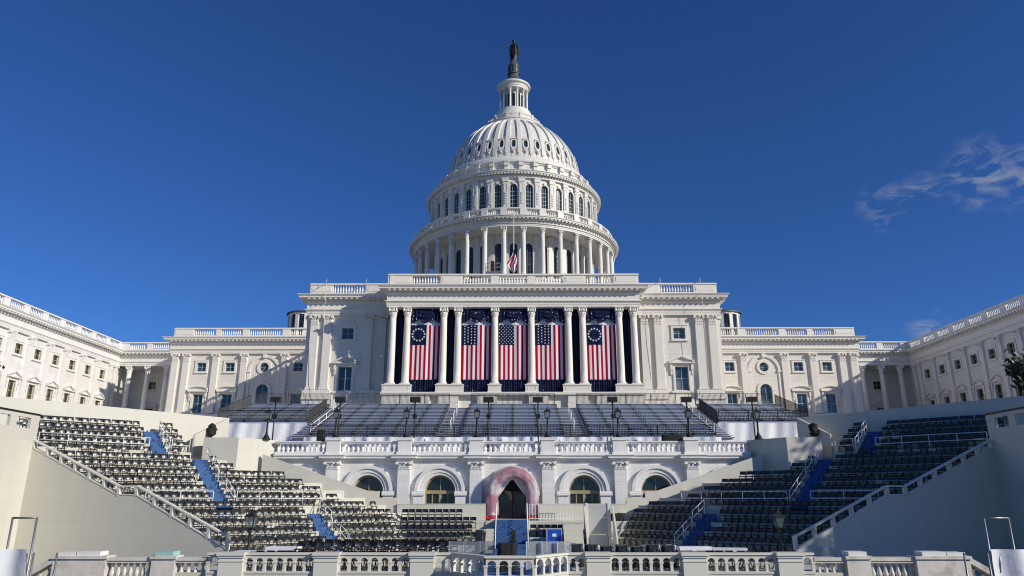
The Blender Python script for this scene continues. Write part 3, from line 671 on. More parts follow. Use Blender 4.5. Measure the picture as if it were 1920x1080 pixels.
for a in range(-125, 126, 5):
    orn.fr = radial(shell_r(60.0), a); big = (a % 10 != 0)
    orn.prism([(-.3, 59.65), (.3, 59.65), (.34, 60.1), (.12, 60.6 if big else 60.25), (-.12, 60.6 if big else 60.25), (-.34, 60.1)], -.2, .42)
    if not big:
        for q in (-.62, .62): orn.prism([(q-.2, 59.7), (q+.2, 59.7), (q+.2, 59.95), (q, 60.15), (q-.2, 59.95)], -.2, .3)
part('garland', orn, 'dome', dm, 'stuff')
# top platform, balustrade and tholos
ring('crown_ledge', [(6.5, 70.5), (6.55, 70.85), (6.4, 70.95), (6.35, 71.4), (6.5, 71.45), (6.5, 71.6), (5.3, 72.2), (5.3, 72.35), (4.2, 72.4)], full=True, smooth=False)
rl = MB(); rl.lathe([(5.1, 73.1), (5.25, 73.1), (5.25, 73.25), (5.1, 73.25), (5.1, 73.1)], 72, DC)
for k in range(120): rl.fr = radial(5.17, k*3); rl.box(-.045, .045, -.05, .05, 72.3, 73.1)
for k in range(12): rl.fr = radial(5.17, k*30+15); rl.box(-.2, .2, -.18, .18, 72.3, 73.45)
part('crown_balustrade', rl, 'dome', dm)
ring('tholos_base', [(4.3, 72.3), (4.3, 73.6), (4.1, 73.8), (3.75, 74.8), (3.65, 75.3), (3.45, 75.45), (3.45, 75.75), (2.0, 75.8)], full=True)
ring('tholos_core', [(1.9, 75.7), (1.9, 80.9)], full=True)
tcw = MB().box(-.28, .28, -.05, .06, 0, 3.6).mesh('window', 'glass_dark')
tc1 = column_mb(4.1, .235, .20, .25, 12).mesh('column', 'dome'); tc2 = capital_mb(.215, .7).mesh('capital', 'dome')
for k in range(12):
    f = radial(2.75, k*30+15); mw = f.mat(0, 0, 75.78); o = link('column', tc1, dm, mw); link('capital', tc2, o, f.mat(0, 0, 79.88))
    link('window', tcw, dm, radial(1.9, k*30).mat(0, 0, 76.0))
ring('tholos_cornice', [(1.9, 80.55), (2.95, 80.55), (2.95, 80.95), (3.05, 81.0), (3.05, 81.4), (3.35, 81.55), (3.45, 81.7), (3.45, 81.95), (3.3, 82.1), (2.6, 82.5), (2.0, 82.9)], full=True)
part('lead_roof', MB().lathe([(2.15, 82.7), (2.05, 83.0), (1.6, 83.5), (1.22, 84.2), (1.12, 85.0)], 36, DC), 'lead', dm)
# ------------------------------------------------------------------ statue on the dome
stt = thing('statue', 'dark bronze robed statue on a domed pedestal topping the dome', 'statue', (0, 131, 84.9))
pdm = MB().lathe([(1.3, 84.9), (1.3, 85.15), (1.08, 85.25), (1.05, 86.6), (1.2, 86.7), (1.22, 86.95), (1.0, 87.3), (.8, 87.8), (.62, 88.3), (.6, 88.5), (0, 88.5)], 24, DC)
for k in range(12): pdm.fr = radial(1.05, k*30); pdm.box(-.09, .09, -.05, .13, 85.25, 86.6); pdm.box(-.16, .16, -.05, .1, 85.3, 85.75)
part('pedestal', pdm, 'lead', stt)
secs = [(88.45, .62, .55, 0, 0), (88.9, .60, .52, 0, 0), (89.5, .66, .5, .03, 0), (90.2, .74, .5, .03, .02), (90.7, .80, .5, .0, .02), (91.2, .74, .46, -.02, 0), (91.7, .66, .44, 0, 0), (92.1, .60, .4, 0, 0), (92.35, .36, .3, 0, 0), (92.5, .20, .2, 0, 0), (92.62, .19, .2, 0, -.02), (92.85, .25, .27, .01, -.04), (93.05, .29, .31, .01, -.02), (93.25, .32, .34, .02, .04), (93.42, .30, .28, .04, .1), (93.52, .12, .12, .06, .12), (93.54, .01, .01, .06, .12)]
sb = MB(); vs = []; n = 20
for z, rx, ry, ox, oy in secs:
    for k in range(n):
        a = 2*math.pi*k/n; rx *= 1.0; fold = 1.1+(.09*math.sin(5*a+z*1.3)+.05*math.sin(9*a-z) if z < 92.2 else 0)
        vs.append((DC[0]+ox+rx*fold*math.sin(a), DC[1]+oy-ry*fold*math.cos(a), z))
sb.add(vs, [(j*n+i, j*n+(i+1) % n, (j+1)*n+(i+1) % n, (j+1)*n+i) for j in range(len(secs)-1) for i in range(n)], 0, True)
X, Y = DC
sb.tube([(X-.55, Y-.05, 92.05), (X-.82, Y-.2, 91.4), (X-.78, Y-.45, 90.75)], .2, 8, r2=.13); sb.tube([(X+.55, Y-.05, 92.05), (X+.86, Y-.1, 91.3), (X+.88, Y-.3, 90.6)], .2, 8, r2=.13)
part('figure', sb, 'bronze', stt)
part('sword', MB().tube([(X-.8, Y-.5, 90.8), (X-.82, Y-.5, 89.3)], .05, 6).box(X-.95, X-.67, -(Y-.45), -(Y-.55), 90.7, 90.8), 'bronze', stt)
part('shield', MB(Fr(X+.9, Y-.35, 15)).prism([(-.28, 90.0), (0, 89.3), (.28, 90.0), (.28, 90.6), (-.28, 90.6)], -.06, .06), 'bronze', stt)
pl = MB()
for k in range(9):
    a = R(-60+15*k); pl.tube([(X, Y+.05, 93.2), (X+.07*k-.24, Y+.35*math.sin(a*.5)+.1, 93.42+.06*math.cos(a))], .09, 5, r2=.06)
part('crest', pl, 'bronze', stt)

# half-mast flag on its pole in front of the dome
fp = thing('flagpole', 'white flagpole standing before the dome columns', 'flagpole', (.05, 99, 25.75))
part('pole', MB().tube([(.05, 99, 25.75), (.05, 99, 40.4)], .085, 10, r2=.05), 'trim', fp); part('finial', MB().lathe([(0, 40.3), (.12, 40.4), (.12, 40.55), (0, 40.65)], 10, (.05, 99)), 'trim', fp)
part('base', MB().lathe([(.35, 25.75), (.35, 26.0), (.16, 26.2), (.085, 26.6)], 12, (.05, 99)), 'trim', fp)
hf = thing('flag', 'limp striped flag at half mast on the pole before the dome', 'flag', (0, 99, 31))
def limp():
    mb = MB(); nu, nv = 14, 20; vs = []
    def lerp(t, pts):
        for (a, b), (c, d) in zip(pts, pts[1:]):
            if t <= c: return b+(d-b)*(t-a)/(c-a)
        return pts[-1][1]
    for j in range(nv+1):
        t = j/nv; xl = lerp(t, [(0, .03), (.3, -.38), (.61, -1.05), (.76, -.6), (1, -.08)]); xr = lerp(t, [(0, .14), (.25, .36), (.5, .5), (.8, .42), (1, .08)])
        for i in range(nu+1):
            u = i/nu; vs.append((.05+xl+(xr-xl)*u, 98.85-.16*math.sin(u*10+t*3)-.1*t, 35.1-3.75*t))
    mb.v = vs
    for j in range(nv):
        for i in range(nu):
            mb.f.append([j*(nu+1)+i, j*(nu+1)+i+1, (j+1)*(nu+1)+i+1, (j+1)*(nu+1)+i]); mb.sm.append(True)
            mb.m.append(2 if j < 4 and i > 2 else int(i/nu*6.2+j/nv*4.5) % 2)
    return mb
part('cloth', limp(), ['flag_red', 'flag_white', 'flag_navy'], hf)

# ------------------------------------------------------------------ flags and drapes of the portico
def cloth(u0, u1, z0, z1, y, nu, nv, dep, colf):
    mb = MB(); vs = []
    for j in range(nv+1):
        for i in range(nu+1):
            u, v = i/nu, j/nv; vs.append((u0+(u1-u0)*u, y+dep(u, v), z1+(z0-z1)*v))
    mb.v = vs
    for j in range(nv):
        for i in range(nu):
            mb.f.append([j*(nu+1)+i, j*(nu+1)+i+1, (j+1)*(nu+1)+i+1, (j+1)*(nu+1)+i]); mb.m.append(colf(i, j)); mb.sm.append(True)
    return mb
def star(mb, x, z, y, r):
    pts = [(x+(r if k % 2 == 0 else r*.42)*math.sin(k*math.pi/5), z+(r if k % 2 == 0 else r*.42)*math.cos(k*math.pi/5)) for k in range(10)]
    mb.add([(px, y, pz) for px, pz in pts], [tuple(range(10))])
FX = (-10.76, -4.5, 0, 4.5, 10.76); FW = 3.56
kinds = ('ring', 'grid', 'fifty', 'grid', 'ring')
flab = {-10.76: 'hanging striped flag with a ring of thirteen stars, on the shaded block side', 10.76: 'hanging striped flag with a ring of thirteen stars, on the sunlit block side',
        -4.5: 'hanging striped flag with straight columns of stars, next to the shaded block side flag', 4.5: 'hanging striped flag with straight columns of stars, next to the sunlit block side flag', 0: 'hanging striped flag with fifty stars at the middle of the portico'}
ZF0, ZF1 = 14.0, 20.78; YF = 86.2
for x, kd in zip(FX, kinds):
    t = thing('hanging_flag', flab[x], 'flag', (x, YF, ZF0), 'flags hung in the portico')
    ph = random.random()*6
    dep = lambda u, v: .05*math.sin(u*7+ph)+.03*math.sin(u*23+ph*2+v*1.5)+.02*math.sin(v*5+u*4)
    w = FW; u0, u1 = x-w/2, x+w/2
    part('cloth', cloth(u0, u1, ZF0, ZF1, YF, 39, 14, dep, lambda i, j: 0 if (i//3) % 2 == 0 else 1), ['flag_red', 'flag_white'], t)
    cw, ch = w*7/13, (ZF1-ZF0)*.366
    part('canton', cloth(u0-.01, u0+cw, ZF1-ch, ZF1+.02, YF-.03, 20, 6, lambda u, v: dep(u*7/13, v*.366), lambda i, j: 0), 'flag_navy', t)
    sm = MB(); xs, zs_ = u0+cw/2, ZF1-ch/2; YS = YF-.15
    if kd == 'ring':
        for k in range(13): star(sm, xs+.74*math.sin(R(k*360/13)), zs_+.74*math.cos(R(k*360/13)), YS, .15)
    elif kd == 'grid':
        for c_, (off, n_) in enumerate(((0, 7), (1, 6), (0, 7), (0, 7))):
            for k in range(n_): star(sm, xs-.6+c_*.41, ZF1-.17-(k+.5*off)*.355, YS, .11)
    else:
        for r_ in range(11):
            n_ = 5 if r_ % 2 == 0 else 4
            for k in range(n_): star(sm, xs+(k-(n_-1)/2)*.42, ZF1-.16-r_*.217, YS, .085)
    part('stars', sm, 'flag_white', t, 'stuff')
    part('header', cloth(u0, u1, ZF1-.03, 22.4, YF+.04, 24, 4, lambda u, v: .04*math.sin(u*30), lambda i, j: 0), 'flag_white', t)
    where = flab[x].split(', ')[-1] if ', ' in flab[x] else 'at the middle of the portico'
    key = {-10.76: 'outermost flag on the shaded block side', 10.76: 'outermost flag on the sunlit block side', -4.5: 'columned-star flag nearer the shaded block', 4.5: 'columned-star flag nearer the sunlit block', 0: 'fifty-star flag'}[x]
    sw = MB(); nu, nv = 40, 18; vs = []; W2 = 3.58
    for j in range(nv+1):
        for i in range(nu+1):
            u, v = -1+2*i/nu, j/nv; au = abs(u)
            low = 21.0+.5*min(1, (au/.45)**2) if au < .45 else 21.5-.62*((au-.45)/.55)**.8
            zt = 22.93; z = zt+(low-zt)*v
            amp = .16*(1 if au < .5 else .5)
            d = .12*math.sin(v*math.pi*7-(u*1.9)**2*2.2)*(.3+.7*v) if au < .5 else .08*math.sin(u*26)
            vs.append((x+u*W2/2, YF-.16-amp*math.sin(v*math.pi*.7)-d, z))
    sw.v = vs
    for j in range(nv):
        for i in range(nu): sw.f.append([j*(nu+1)+i, j*(nu+1)+i+1, (j+1)*(nu+1)+i+1, (j+1)*(nu+1)+i]); sw.m.append(0); sw.sm.append(True)
    tag(part('swag', sw, 'spangled'), 'navy star-spangled swag draped above the %s' % key, 'swag', 'swags over the flags')
    bd = cloth(x-W2/2+.05, x+W2/2-.05, 12.42, ZF0+.03, YF-.1, 60, 6, lambda u, v: .07*math.sin(u*75+ph)+.04*math.sin(u*31), lambda i, j: 0)
    tag(part('fringe_drape', bd, 'fringe'), 'navy pleated star-spangled drape hanging below the %s' % key, 'drape', 'drapes under the flags')
for x0, x1, key in ((-14.6, -13.1, 'end columns by the shaded block'), (-8.45, -6.85, 'inner columns toward the shaded block'), (6.85, 8.45, 'inner columns toward the sunlit block'), (13.1, 14.6, 'end columns by the sunlit block')):
    tag(part('curtain', cloth(x0-.3, x1+.3, 12.42, 22.93, 86.7, 24, 6, lambda u, v: .08*math.sin(u*20), lambda i, j: 0), 'navy'), 'plain navy curtain between the paired %s' % key, 'curtain', 'curtains between paired columns')
# ------------------------------------------------------------------ marble terrace front with arches
tw = thing('terrace_wall', 'white marble arcaded terrace wall with pilasters and balustrade below the bleachers', 'wall', (0, 57, GND))
fr = Fr(0, 57)
ac = (-16.53, -11.02, -5.51, 0, 5.51, 11.02, 16.53); RO = 1.19
part('wall', wall(MB(fr), -18.3, 18.3, GND, 3.5, [(c-RO, c+RO, -2.2, 1.93, 'arch') for c in ac], .7), 'terrace', tw)
av = MB()
for q0, q1, o in ((RO, RO+.2, .08), (RO+.2, RO+.48, .16), (RO+.48, RO+.74, .28)):
    for k in range(16):
        a0, a1 = R(11.25*k), R(11.25*(k+1)); zc = 1.93-RO; pt = lambda q, an: (q*math.cos(an), zc+q*math.sin(an))
        av.prism([pt(q0, a0), pt(q1, a0), pt(q1, a1), pt(q0, a1)], -.03, o)
for sg in (-1, 1):
    a, b = sorted((sg*RO, sg*(RO+.8))); av.box(a, b, -.03, .22, GND+.1, .42); a, b = sorted((sg*(RO-.06), sg*(RO+.9))); av.box(a, b, -.03, .34, .42, .60); av.box(a, b, -.03, .28, .60, .735)
av = av.mesh('arch_surround', 'terrace_trim')
wf = MB(); r = RO                                     # tan timber window filling an arch
for k in range(12):
    a0, a1 = R(15*k), R(15*(k+1)); zc = 1.93-RO; pt = lambda q, an: (q*math.cos(an), zc+q*math.sin(an))
    wf.prism([pt(r-.13, a0), pt(r, a0), pt(r, a1), pt(r-.13, a1)], -.5, -.36)
for a, b in ((-r, -r+.13), (-.1, .1), (r-.13, r)): wf.box(a, b, -.5, -.36, -2.2, .74)
wf.box(-r, r, -.5, -.32, .55, .80); wf.box(-.03, .03, -.48, -.4, .8, 1.9); wf.box(-r, r, -.5, -.36, -.35, -.2)
for c in (-.6, .6): wf.box(c-.04, c+.04, -.49, -.4, -.2, .55)
wf = wf.mesh('window', 'tanwood')
wp = MB().add([(x, .46, z) for x, z in [(-r, -2.2), (r, -2.2)]+[(r*math.cos(R(15*k)), .74+r*math.sin(R(15*k))) for k in range(13)]], [tuple(range(15))]).mesh('pane', 'glass_dark')
for c in ac:
    link('arch_surround', av, tw, fr.mat(c, 0, 0))
    if c: o = link('window', wf, tw, fr.mat(c, 0, 0)); link('pane', wp, o, fr.mat(c, 0, 0))
part('interior', MB().box(-18, 18, -59.5, -57.72, GND, 3.4), 'black_cloth', tw)
px_ = (-13.77, -8.265, -2.755, 2.755, 8.265, 13.77)
pil = MB().box(-.47, .47, -.05, .4, GND+.2, 2.35).mesh('pilaster', 'terrace'); pcp = pilcap_mb(.92, .4, .56).mesh('capital', 'terrace_trim')
ped = MB().box(-.52, .52, -.4, .5, 3.5, 4.5).box(-.6, .6, -.45, .58, 4.5, 4.72).box(-.6, .6, -.45, .58, 3.45, 3.62).mesh('pedestal', 'terrace_trim')
for u in px_:
    o = link('pilaster', pil, tw, fr.mat(u, 0, 0)); link('capital', pcp, o, fr.mat(u, 0, 2.33)); link('pedestal', ped, tw, fr.mat(u, 0, 0))
bt = baluster_mb(.62, .145, 10).mesh('baluster', 'terrace_trim')
edges = [-18.3]+[e for u in px_ for e in (u-.5, u+.5)]+[18.3]
ENT2 = [(-.3, 2.88), (.1, 2.88), (.1, 3.02), (.16, 3.05), (.16, 3.12), (.42, 3.16), (.42, 3.28), (.52, 3.36), (.52, 3.42), (-.3, 3.5)]
pth = [(-18.3, 57.0)]
for u in px_: pth += [(u-.52, 57.0), (u-.52, 56.6), (u+.52, 56.6), (u+.52, 57.0)]
part('cornice', MB().sweep(pth+[(18.3, 57.0)], ENT2), 'terrace_trim', tw)
for a, b in zip(edges[::2], edges[1::2]):
    part('plinth', MB(fr).box(a, b, -.35, .34, 3.44, 3.66), 'terrace_trim', tw); part('rail', MB(fr).box(a, b, -.3, .3, 4.28, 4.36).box(a, b, -.34, .36, 4.36, 4.46), 'terrace_trim', tw)
    n = round((b-a)/.365)
    for k in range(n): link('baluster', bt, tw, fr.mat(a+(k+.5)*(b-a)/n, 0, 3.66))

# lamp posts: one mesh set, copied
lp_post = MB().lathe([(.34, 0), (.34, .06), (.24, .12), (.2, .26), (.12, .36), (.1, .5), (.075, .56), (.07, 1.35), (.1, 1.4), (.06, 1.46), (.12, 1.56)], 12).mesh('post', 'black_iron')
lf = MB(); hw0, hw1 = .15, .23
for sx in (-1, 1):
    for sy in (-1, 1): lf.bar((sx*hw0, sy*hw0, 1.56), (sx*hw1, sy*hw1, 2.05), .022)
lf.box(-.17, .17, -.17, .17, 1.54, 1.58).box(-.26, .26, -.26, .26, 2.05, 2.1)
lf.lathe([(.34, 2.1), (.2, 2.2), (.09, 2.24), (.09, 2.3), (.04, 2.34), (.05, 2.4), (0, 2.48)], 4, a0=45, a1=405, smooth=False)
lf = lf.mesh('lantern_frame', 'black_iron')
lg = MB().lathe([(hw0*1.36, 1.58), (hw1*1.36, 2.05)], 4, a0=45, a1=405, smooth=False).mesh('lantern_glass', 'lamp_glass')
def lamp(x, y, z, label, sc=1.0):
    mw = Matrix.Translation((x, y, z)) @ Matrix.Scale(sc, 4)
    t = tag(link('lamp_post', None, None, mw), label, 'lamp post', 'black lamp posts')
    link('post', lp_post, t, mw); o = link('lantern_frame', lf, t, mw); link('lantern_glass', lg, o, mw)
for u in px_:
    d = {2.755: 'first beside the middle arch', 8.265: 'second from the middle arch', 13.77: 'third from the middle arch'}[abs(u)]
    lamp(u, 56.95, 4.7, 'black iron lamp post on pedestal, %s, %s side' % (d, 'sunlit stand' if u < 0 else 'shaded stand'))
lamp(-18.95, 56.4, 4.56, 'black iron lamp post on the cream box beside the sunlit stand'); lamp(18.95, 56.4, 4.56, 'black iron lamp post on the cream box beside the shaded stand')
lamp(-14.45, 42.0, -3.2, 'black iron lamp post standing among the sunlit rows of chairs', 1.15); lamp(14.85, 42.0, -3.2, 'black iron lamp post standing among the shaded rows of chairs', 1.15)

# loudspeakers on thin black poles
sp_pole = MB().tube([(0, 0, 0), (0, 0, 4.35)], .055, 8).box(-.25, .25, -.25, .25, 0, .05).box(-.16, .16, -.1, .14, 3.0, 3.3).mesh('pole', 'black_steel')
sp_box = MB().prism([(-.40, 0), (.40, 0), (.40, .40), (-.40, .40)], -.2, .2).box(-.42, .42, -.22, -.14, -.02, .42).mesh('speaker', 'black_plastic')
sp_gr = MB().box(-.34, .34, .2, .215, .05, .35).mesh('grille', 'black_cloth')
for x, key in ((-19.4, 'beyond the cream box on the sunlit side'), (-14.1, 'third from the middle, sunlit side'), (-7.95, 'second from the middle, sunlit side'), (-1.95, 'nearest the middle, sunlit side'), (2.1, 'nearest the middle, shaded side'), (8.2, 'second from the middle, shaded side'), (14.25, 'third from the middle, shaded side'), (19.6, 'beyond the cream box on the shaded side')):
    mw = Matrix.Translation((x, 59.2, 3.5))
    t = tag(link('speaker_stand', None, None, mw), 'black loudspeaker on thin pole before the bleachers, %s' % key, 'loudspeaker', 'loudspeakers on poles')
    link('pole', sp_pole, t, mw); o = link('speaker', sp_box, t, mw @ Matrix.Translation((0, 0, 4.3))); link('grille', sp_gr, o, mw @ Matrix.Translation((0, 0, 4.3)))

# ------------------------------------------------------------------ aluminium bleachers on the terrace
bh = thing('bleachers', 'aluminium bleachers with black steps on the terrace under the portico', 'bleachers', (0, 66, 3.5))
NR = 20; RY, RZ = .62, .2025
plank = {}
def row_plank(x0, x1, k):
    w = round(x1-x0, 2)
    if w not in plank:
        mb = MB().box(0, w, -.16, .12, .36, .41).box(0, w, -.17, -.14, .30, .41); fb = MB().box(0, w, -.5, -.2, -.04, 0).box(0, w, -.20, -.17, -.16, .0).box(0, w, .36, .39, -.02, .12)
        plank[w] = (mb.mesh('seat_plank', 'alu'), fb.mesh('foot_plank', 'alu'))
    mw = Matrix.Translation((x0, 60.3+RY*k, 5.05+RZ*k)); a, b = plank[w]
    link('seat_plank', a, bh, mw); link('foot_plank', b, bh, mw)
secs_ = [(-16.7, -6.35), (-4.25, 4.25), (6.35, 16.7)]
for k in range(NR):
    for a, b in secs_: row_plank(a, b, k)
    if k >= 8:
        row_plank(-26.2, -18.3, k); row_plank(18.3, 26.2, k)
step = MB().box(-1.02, 1.02, -.36, .26, -.05, 0).box(-1.02, 1.02, -.36, -.32, -.2, -.05).mesh('aisle_step', 'alu'); step2 = MB().box(-.75, .75, -.36, .26, -.05, 0).box(-.75, .75, -.36, -.32, -.2, -.05).mesh('aisle_step', 'alu')
for k in range(NR):
    for x in (-5.3, 5.3): link('aisle_step', step, bh, Matrix.Translation((x, 60.3+RY*k, 5.05+RZ*k)))
    for x in (-17.5, 17.5): link('aisle_step', step2, bh, Matrix.Translation((x, 60.3+RY*k, 5.05+RZ*k)))
brk = MB()
for k in range(NR):
    xs = [-16.65, -14.9, -13.2, -11.5, -9.9, -8.2, -6.45, -4.2, -2.1, 0, 2.1, 4.2, 6.45, 8.2, 9.9, 11.5, 13.2, 14.9, 16.65]+([-26.1, -24.1, -22.2, -20.3, -18.4, 18.4, 20.3, 22.2, 24.1, 26.1] if k >= 8 else [])
    for x in xs: y, z = 60.3+RY*k, 5.05+RZ*k; brk.box(x-.05, x+.05, -(y+.16), -(y-.16), z-.1, z+.37); brk.box(x-.16, x+.16, -(y+.1), -(y-.20), z+.30, z+.36)
part('brackets', brk, 'black_steel', bh, 'stuff')
frm = MB()
for x in (-26, -18.4, -16.65, -9.9, -4.2, 0, 4.2, 9.9, 16.65, 18.4, 26):
    k0 = 8 if abs(x) > 17 else 0; y0, z0, y1, z1 = 60.2+RY*k0, 4.9+RZ*k0, 60.2+RY*NR, 4.9+RZ*NR
    frm.bar((x, y0, z0), (x, y1, z1), .05)
    for q in range(k0, NR+1, 3): yy, zz = 60.2+RY*q, 4.9+RZ*q; frm.bar((x, yy, 3.5), (x, yy, zz), .04)
part('frame', frm, 'black_steel', bh)
for x in (-5.3, 5.3):
    for k in (3, 8, 13):
        y0, z0 = 60.3+RY*k, 5.05+RZ*k; y1, z1 = y0+RY*2, z0+RZ*2
        part('aisle_handrail', MB().tube([(x, y0, z0), (x, y0, z0+.9), (x, y1, z1+.9), (x, y1, z1)], .03, 6), 'white_metal', bh)
for x in (-16.75, 16.75):
    y0, z0, y1, z1 = 60.6, 5.1, 72.4, 8.9; ar = MB()
    for h in (.55, 1.0): ar.tube([(x, y0, z0+h), (x, y1, z1+h)], .035, 6)
    for q in range(6): yy, zz = y0+(y1-y0)*q/5, z0+(z1-z0)*q/5; ar.tube([(x, yy, zz-.2), (x, yy, zz+1.0)], .03, 6)
    part('handrail', ar, 'white_metal', bh)
ar2 = MB().tube([(-11.6, 60.4+RY, 5.05+RZ), (-11.6, 60.4+RY, 5.9+RZ), (-11.6, 60.4+RY*2.6, 5.9+RZ*2.6), (-11.6, 60.4+RY*2.6, 5.05+RZ*2.6)], .022, 4).mesh('aisle_rail', 'black_steel')
for x in (-11.6, -8.2, -2.1, 0, 2.1, 8.2, 11.6):
    for k in (1, 5, 9, 13):
        link('aisle_rail', ar2, bh, Matrix.Translation((x+11.6, RY*(k-1), RZ*(k-1))))
def fence(pts, label, h=.95, sp=.12):
    p0, p1 = Vector(pts[0]), Vector(pts[1]); L = (p1-p0).length; d = (p1-p0)/L; mid = (p0+p1)/2
    t = thing('picket_fence', label, 'fence', tuple(p0), 'black bleacher fences')
    up = Vector((0, 0, 1)); part('rail', MB().bar(p0+up*h, p1+up*h, .028), 'black_steel', t); part('rail', MB().bar(p0+up*.1, p1+up*.1, .022), 'black_steel', t)
    n = max(1, round(L/2.4))
    for k in range(n+1): q = p0+d*L*k/n; part('post', MB().bar(q-up*.12, q+up*(h+.02), .035), 'black_steel', t)
    pk = MB(); n = int(L/sp)
    for k in range(1, n): q = p0+d*L*k/n; pk.bar(q+up*.1, q+up*h, .017)
    part('pickets', pk, 'black_steel', t, 'stuff')
fence(((-16.6, 59.75, 5.02), (16.6, 59.75, 5.02)), 'long low black picket fence along the front of the bleachers')
TZ = 5.05+RZ*NR+.02; TY = 60.4+RY*NR
for a, b, key in ((-26, -18.4, 'topmost bleacher corner by the shaded block'), (-16.4, -6.4, 'bleacher top below the ring-star flag by the shaded block'), (-4.2, 4.2, 'bleacher top below the fifty-star flag'), (6.4, 16.4, 'bleacher top below the ring-star flag by the sunlit block'), (18.4, 26, 'topmost bleacher corner by the sunlit block')):
    fence(((a, TY, TZ), (b, TY, TZ)), 'tall black picket fence along the %s' % key, 1.3)
for sg in (-1, 1):
    w = 'sunlit' if sg < 0 else 'shaded'
    fence(((sg*18.4, 64.9, 6.75), (sg*26.3, 64.9, 6.75)), 'black picket fence before the raised end bleachers beside the %s stand' % w, 1.05)
    fence(((sg*26.4, 65.0, 6.75), (sg*26.4, TY, TZ)), 'sloping black picket fence at the outer end of the bleachers beside the %s stand' % w, 1.2)
    fence(((sg*18.3, 65.0, 6.75), (sg*18.3, 71, 8.7)), 'short sloping black fence between aisle and end bleachers beside the %s stand' % w, 1.0)
def sheet(x0, x1, y, z0, z1, label, n=None):
    n = n or int((x1-x0)*4)
    ph = random.random()*5
    return tag(part('white_sheet', cloth(x0, x1, z0, z1, y, n, 6, lambda u, v: .10*math.sin(u*n*.55+ph+v)+.07*math.sin(u*n*1.3+v*3)-.15*v*v, lambda i, j: 0), 'white_cloth'), label, 'sheet', 'white sheets under the bleachers')
sheet(-17, 17, 59.55, 3.5, 5.0, 'long white sheet wrapped below the front of the bleachers', 180)
sheet(-26.3, -18.2, 64.7, 3.5, 6.65, 'white sheet hanging below the raised end bleachers beside the sunlit stand')
sheet(18.2, 26.3, 64.7, 3.5, 6.65, 'white sheet hanging below the raised end bleachers beside the shaded stand')
# ------------------------------------------------------------------ folding chair kit
ch_seat = MB().prism([(-.21, .42), (.21, .42), (.22, .445), (.21, .47), (-.21, .47), (-.22, .445)], -.19, .22).mesh('seat', 'black_plastic')
cbk = MB(); vs = []
for z, d in ((.585, .0), (.65, .012), (.74, .02), (.80, .012), (.825, 0)):
    for i in range(6): x = -.225+.45*i/5; vs.append((x*(1 if z < .80 else .92), .215+.03*(1-(x/.225)**2)+d, z))
cbk.add(vs, [(j*6+i, j*6+i+1, (j+1)*6+i+1, (j+1)*6+i) for j in range(4) for i in range(5)], 0, True)
vs2 = [(x, y+.018, z) for x, y, z in vs]; cbk.add(vs2, [(j*6+i, (j+1)*6+i, (j+1)*6+i+1, j*6+i+1) for j in range(4) for i in range(5)], 0, True)
ch_back = cbk.mesh('backrest', 'black_plastic')
cf = MB()
for s_ in (-1, 1): cf.bar((s_*.205, -.23, 0), (s_*.205, .225, .81), .021); cf.bar((s_*.185, .25, 0), (s_*.185, -.15, .45), .021)
cf.bar((-.2, -.16, .12), (.2, -.16, .12), .016); cf.bar((-.2, .04, .42), (.2, .04, .42), .018); cf.bar((-.18, .2, .06), (.18, .2, .06), .011); cf.bar((-.2, .22, .79), (.2, .22, .79), .012)
ch_frame = cf.mesh('frame', 'black_steel')
chairs = []                                          # (x, y, z, rot, place)

# ------------------------------------------------------------------ the two raked stands
CA, SA = math.cos(R(40)), math.sin(R(40))
UR = [27.26, 27.36, 27.68, 27.96, 27.24, 24.74, 23.88, 22.92, 21.9, 18.5, 17.66, 16.7, 15.98, 15.96, 15.84, 15.72]
UL = [14.9, 14.13, 13.37, 12.6, 11.83, 11.06, 10.3, 9.53, 8.76, 7.99, 7.23, 6.7, 6.3, 6.1, 5.9, 5.8]
UE = [27.6, 27.7, 28.0, 28.3, 29.6, 28.4, 27.2, 26.0, 24.7, 19.1, 18.9, 18.6, 16.35, 16.3, 16.25, 16.2]
V0, DV, Z0_, DZ = 43.7, 1.014, -2.9, .52
DECK = -3.2
def wall_u(v):                                       # where a row line meets the inner face of the outer wall
    ax, ay, bx, by = -16.0, 43.12, -30.1, 46.34; na = -SA*ax+CA*ay; nb = -SA*bx+CA*by; q = (v-na)/(nb-na)
    x, y = ax+(bx-ax)*q, ay+(by-ay)*q; return x*CA+y*SA
AIS = lambda k: 22.35 if k <= 4 else (16.7 if k <= 11 else 14.25)
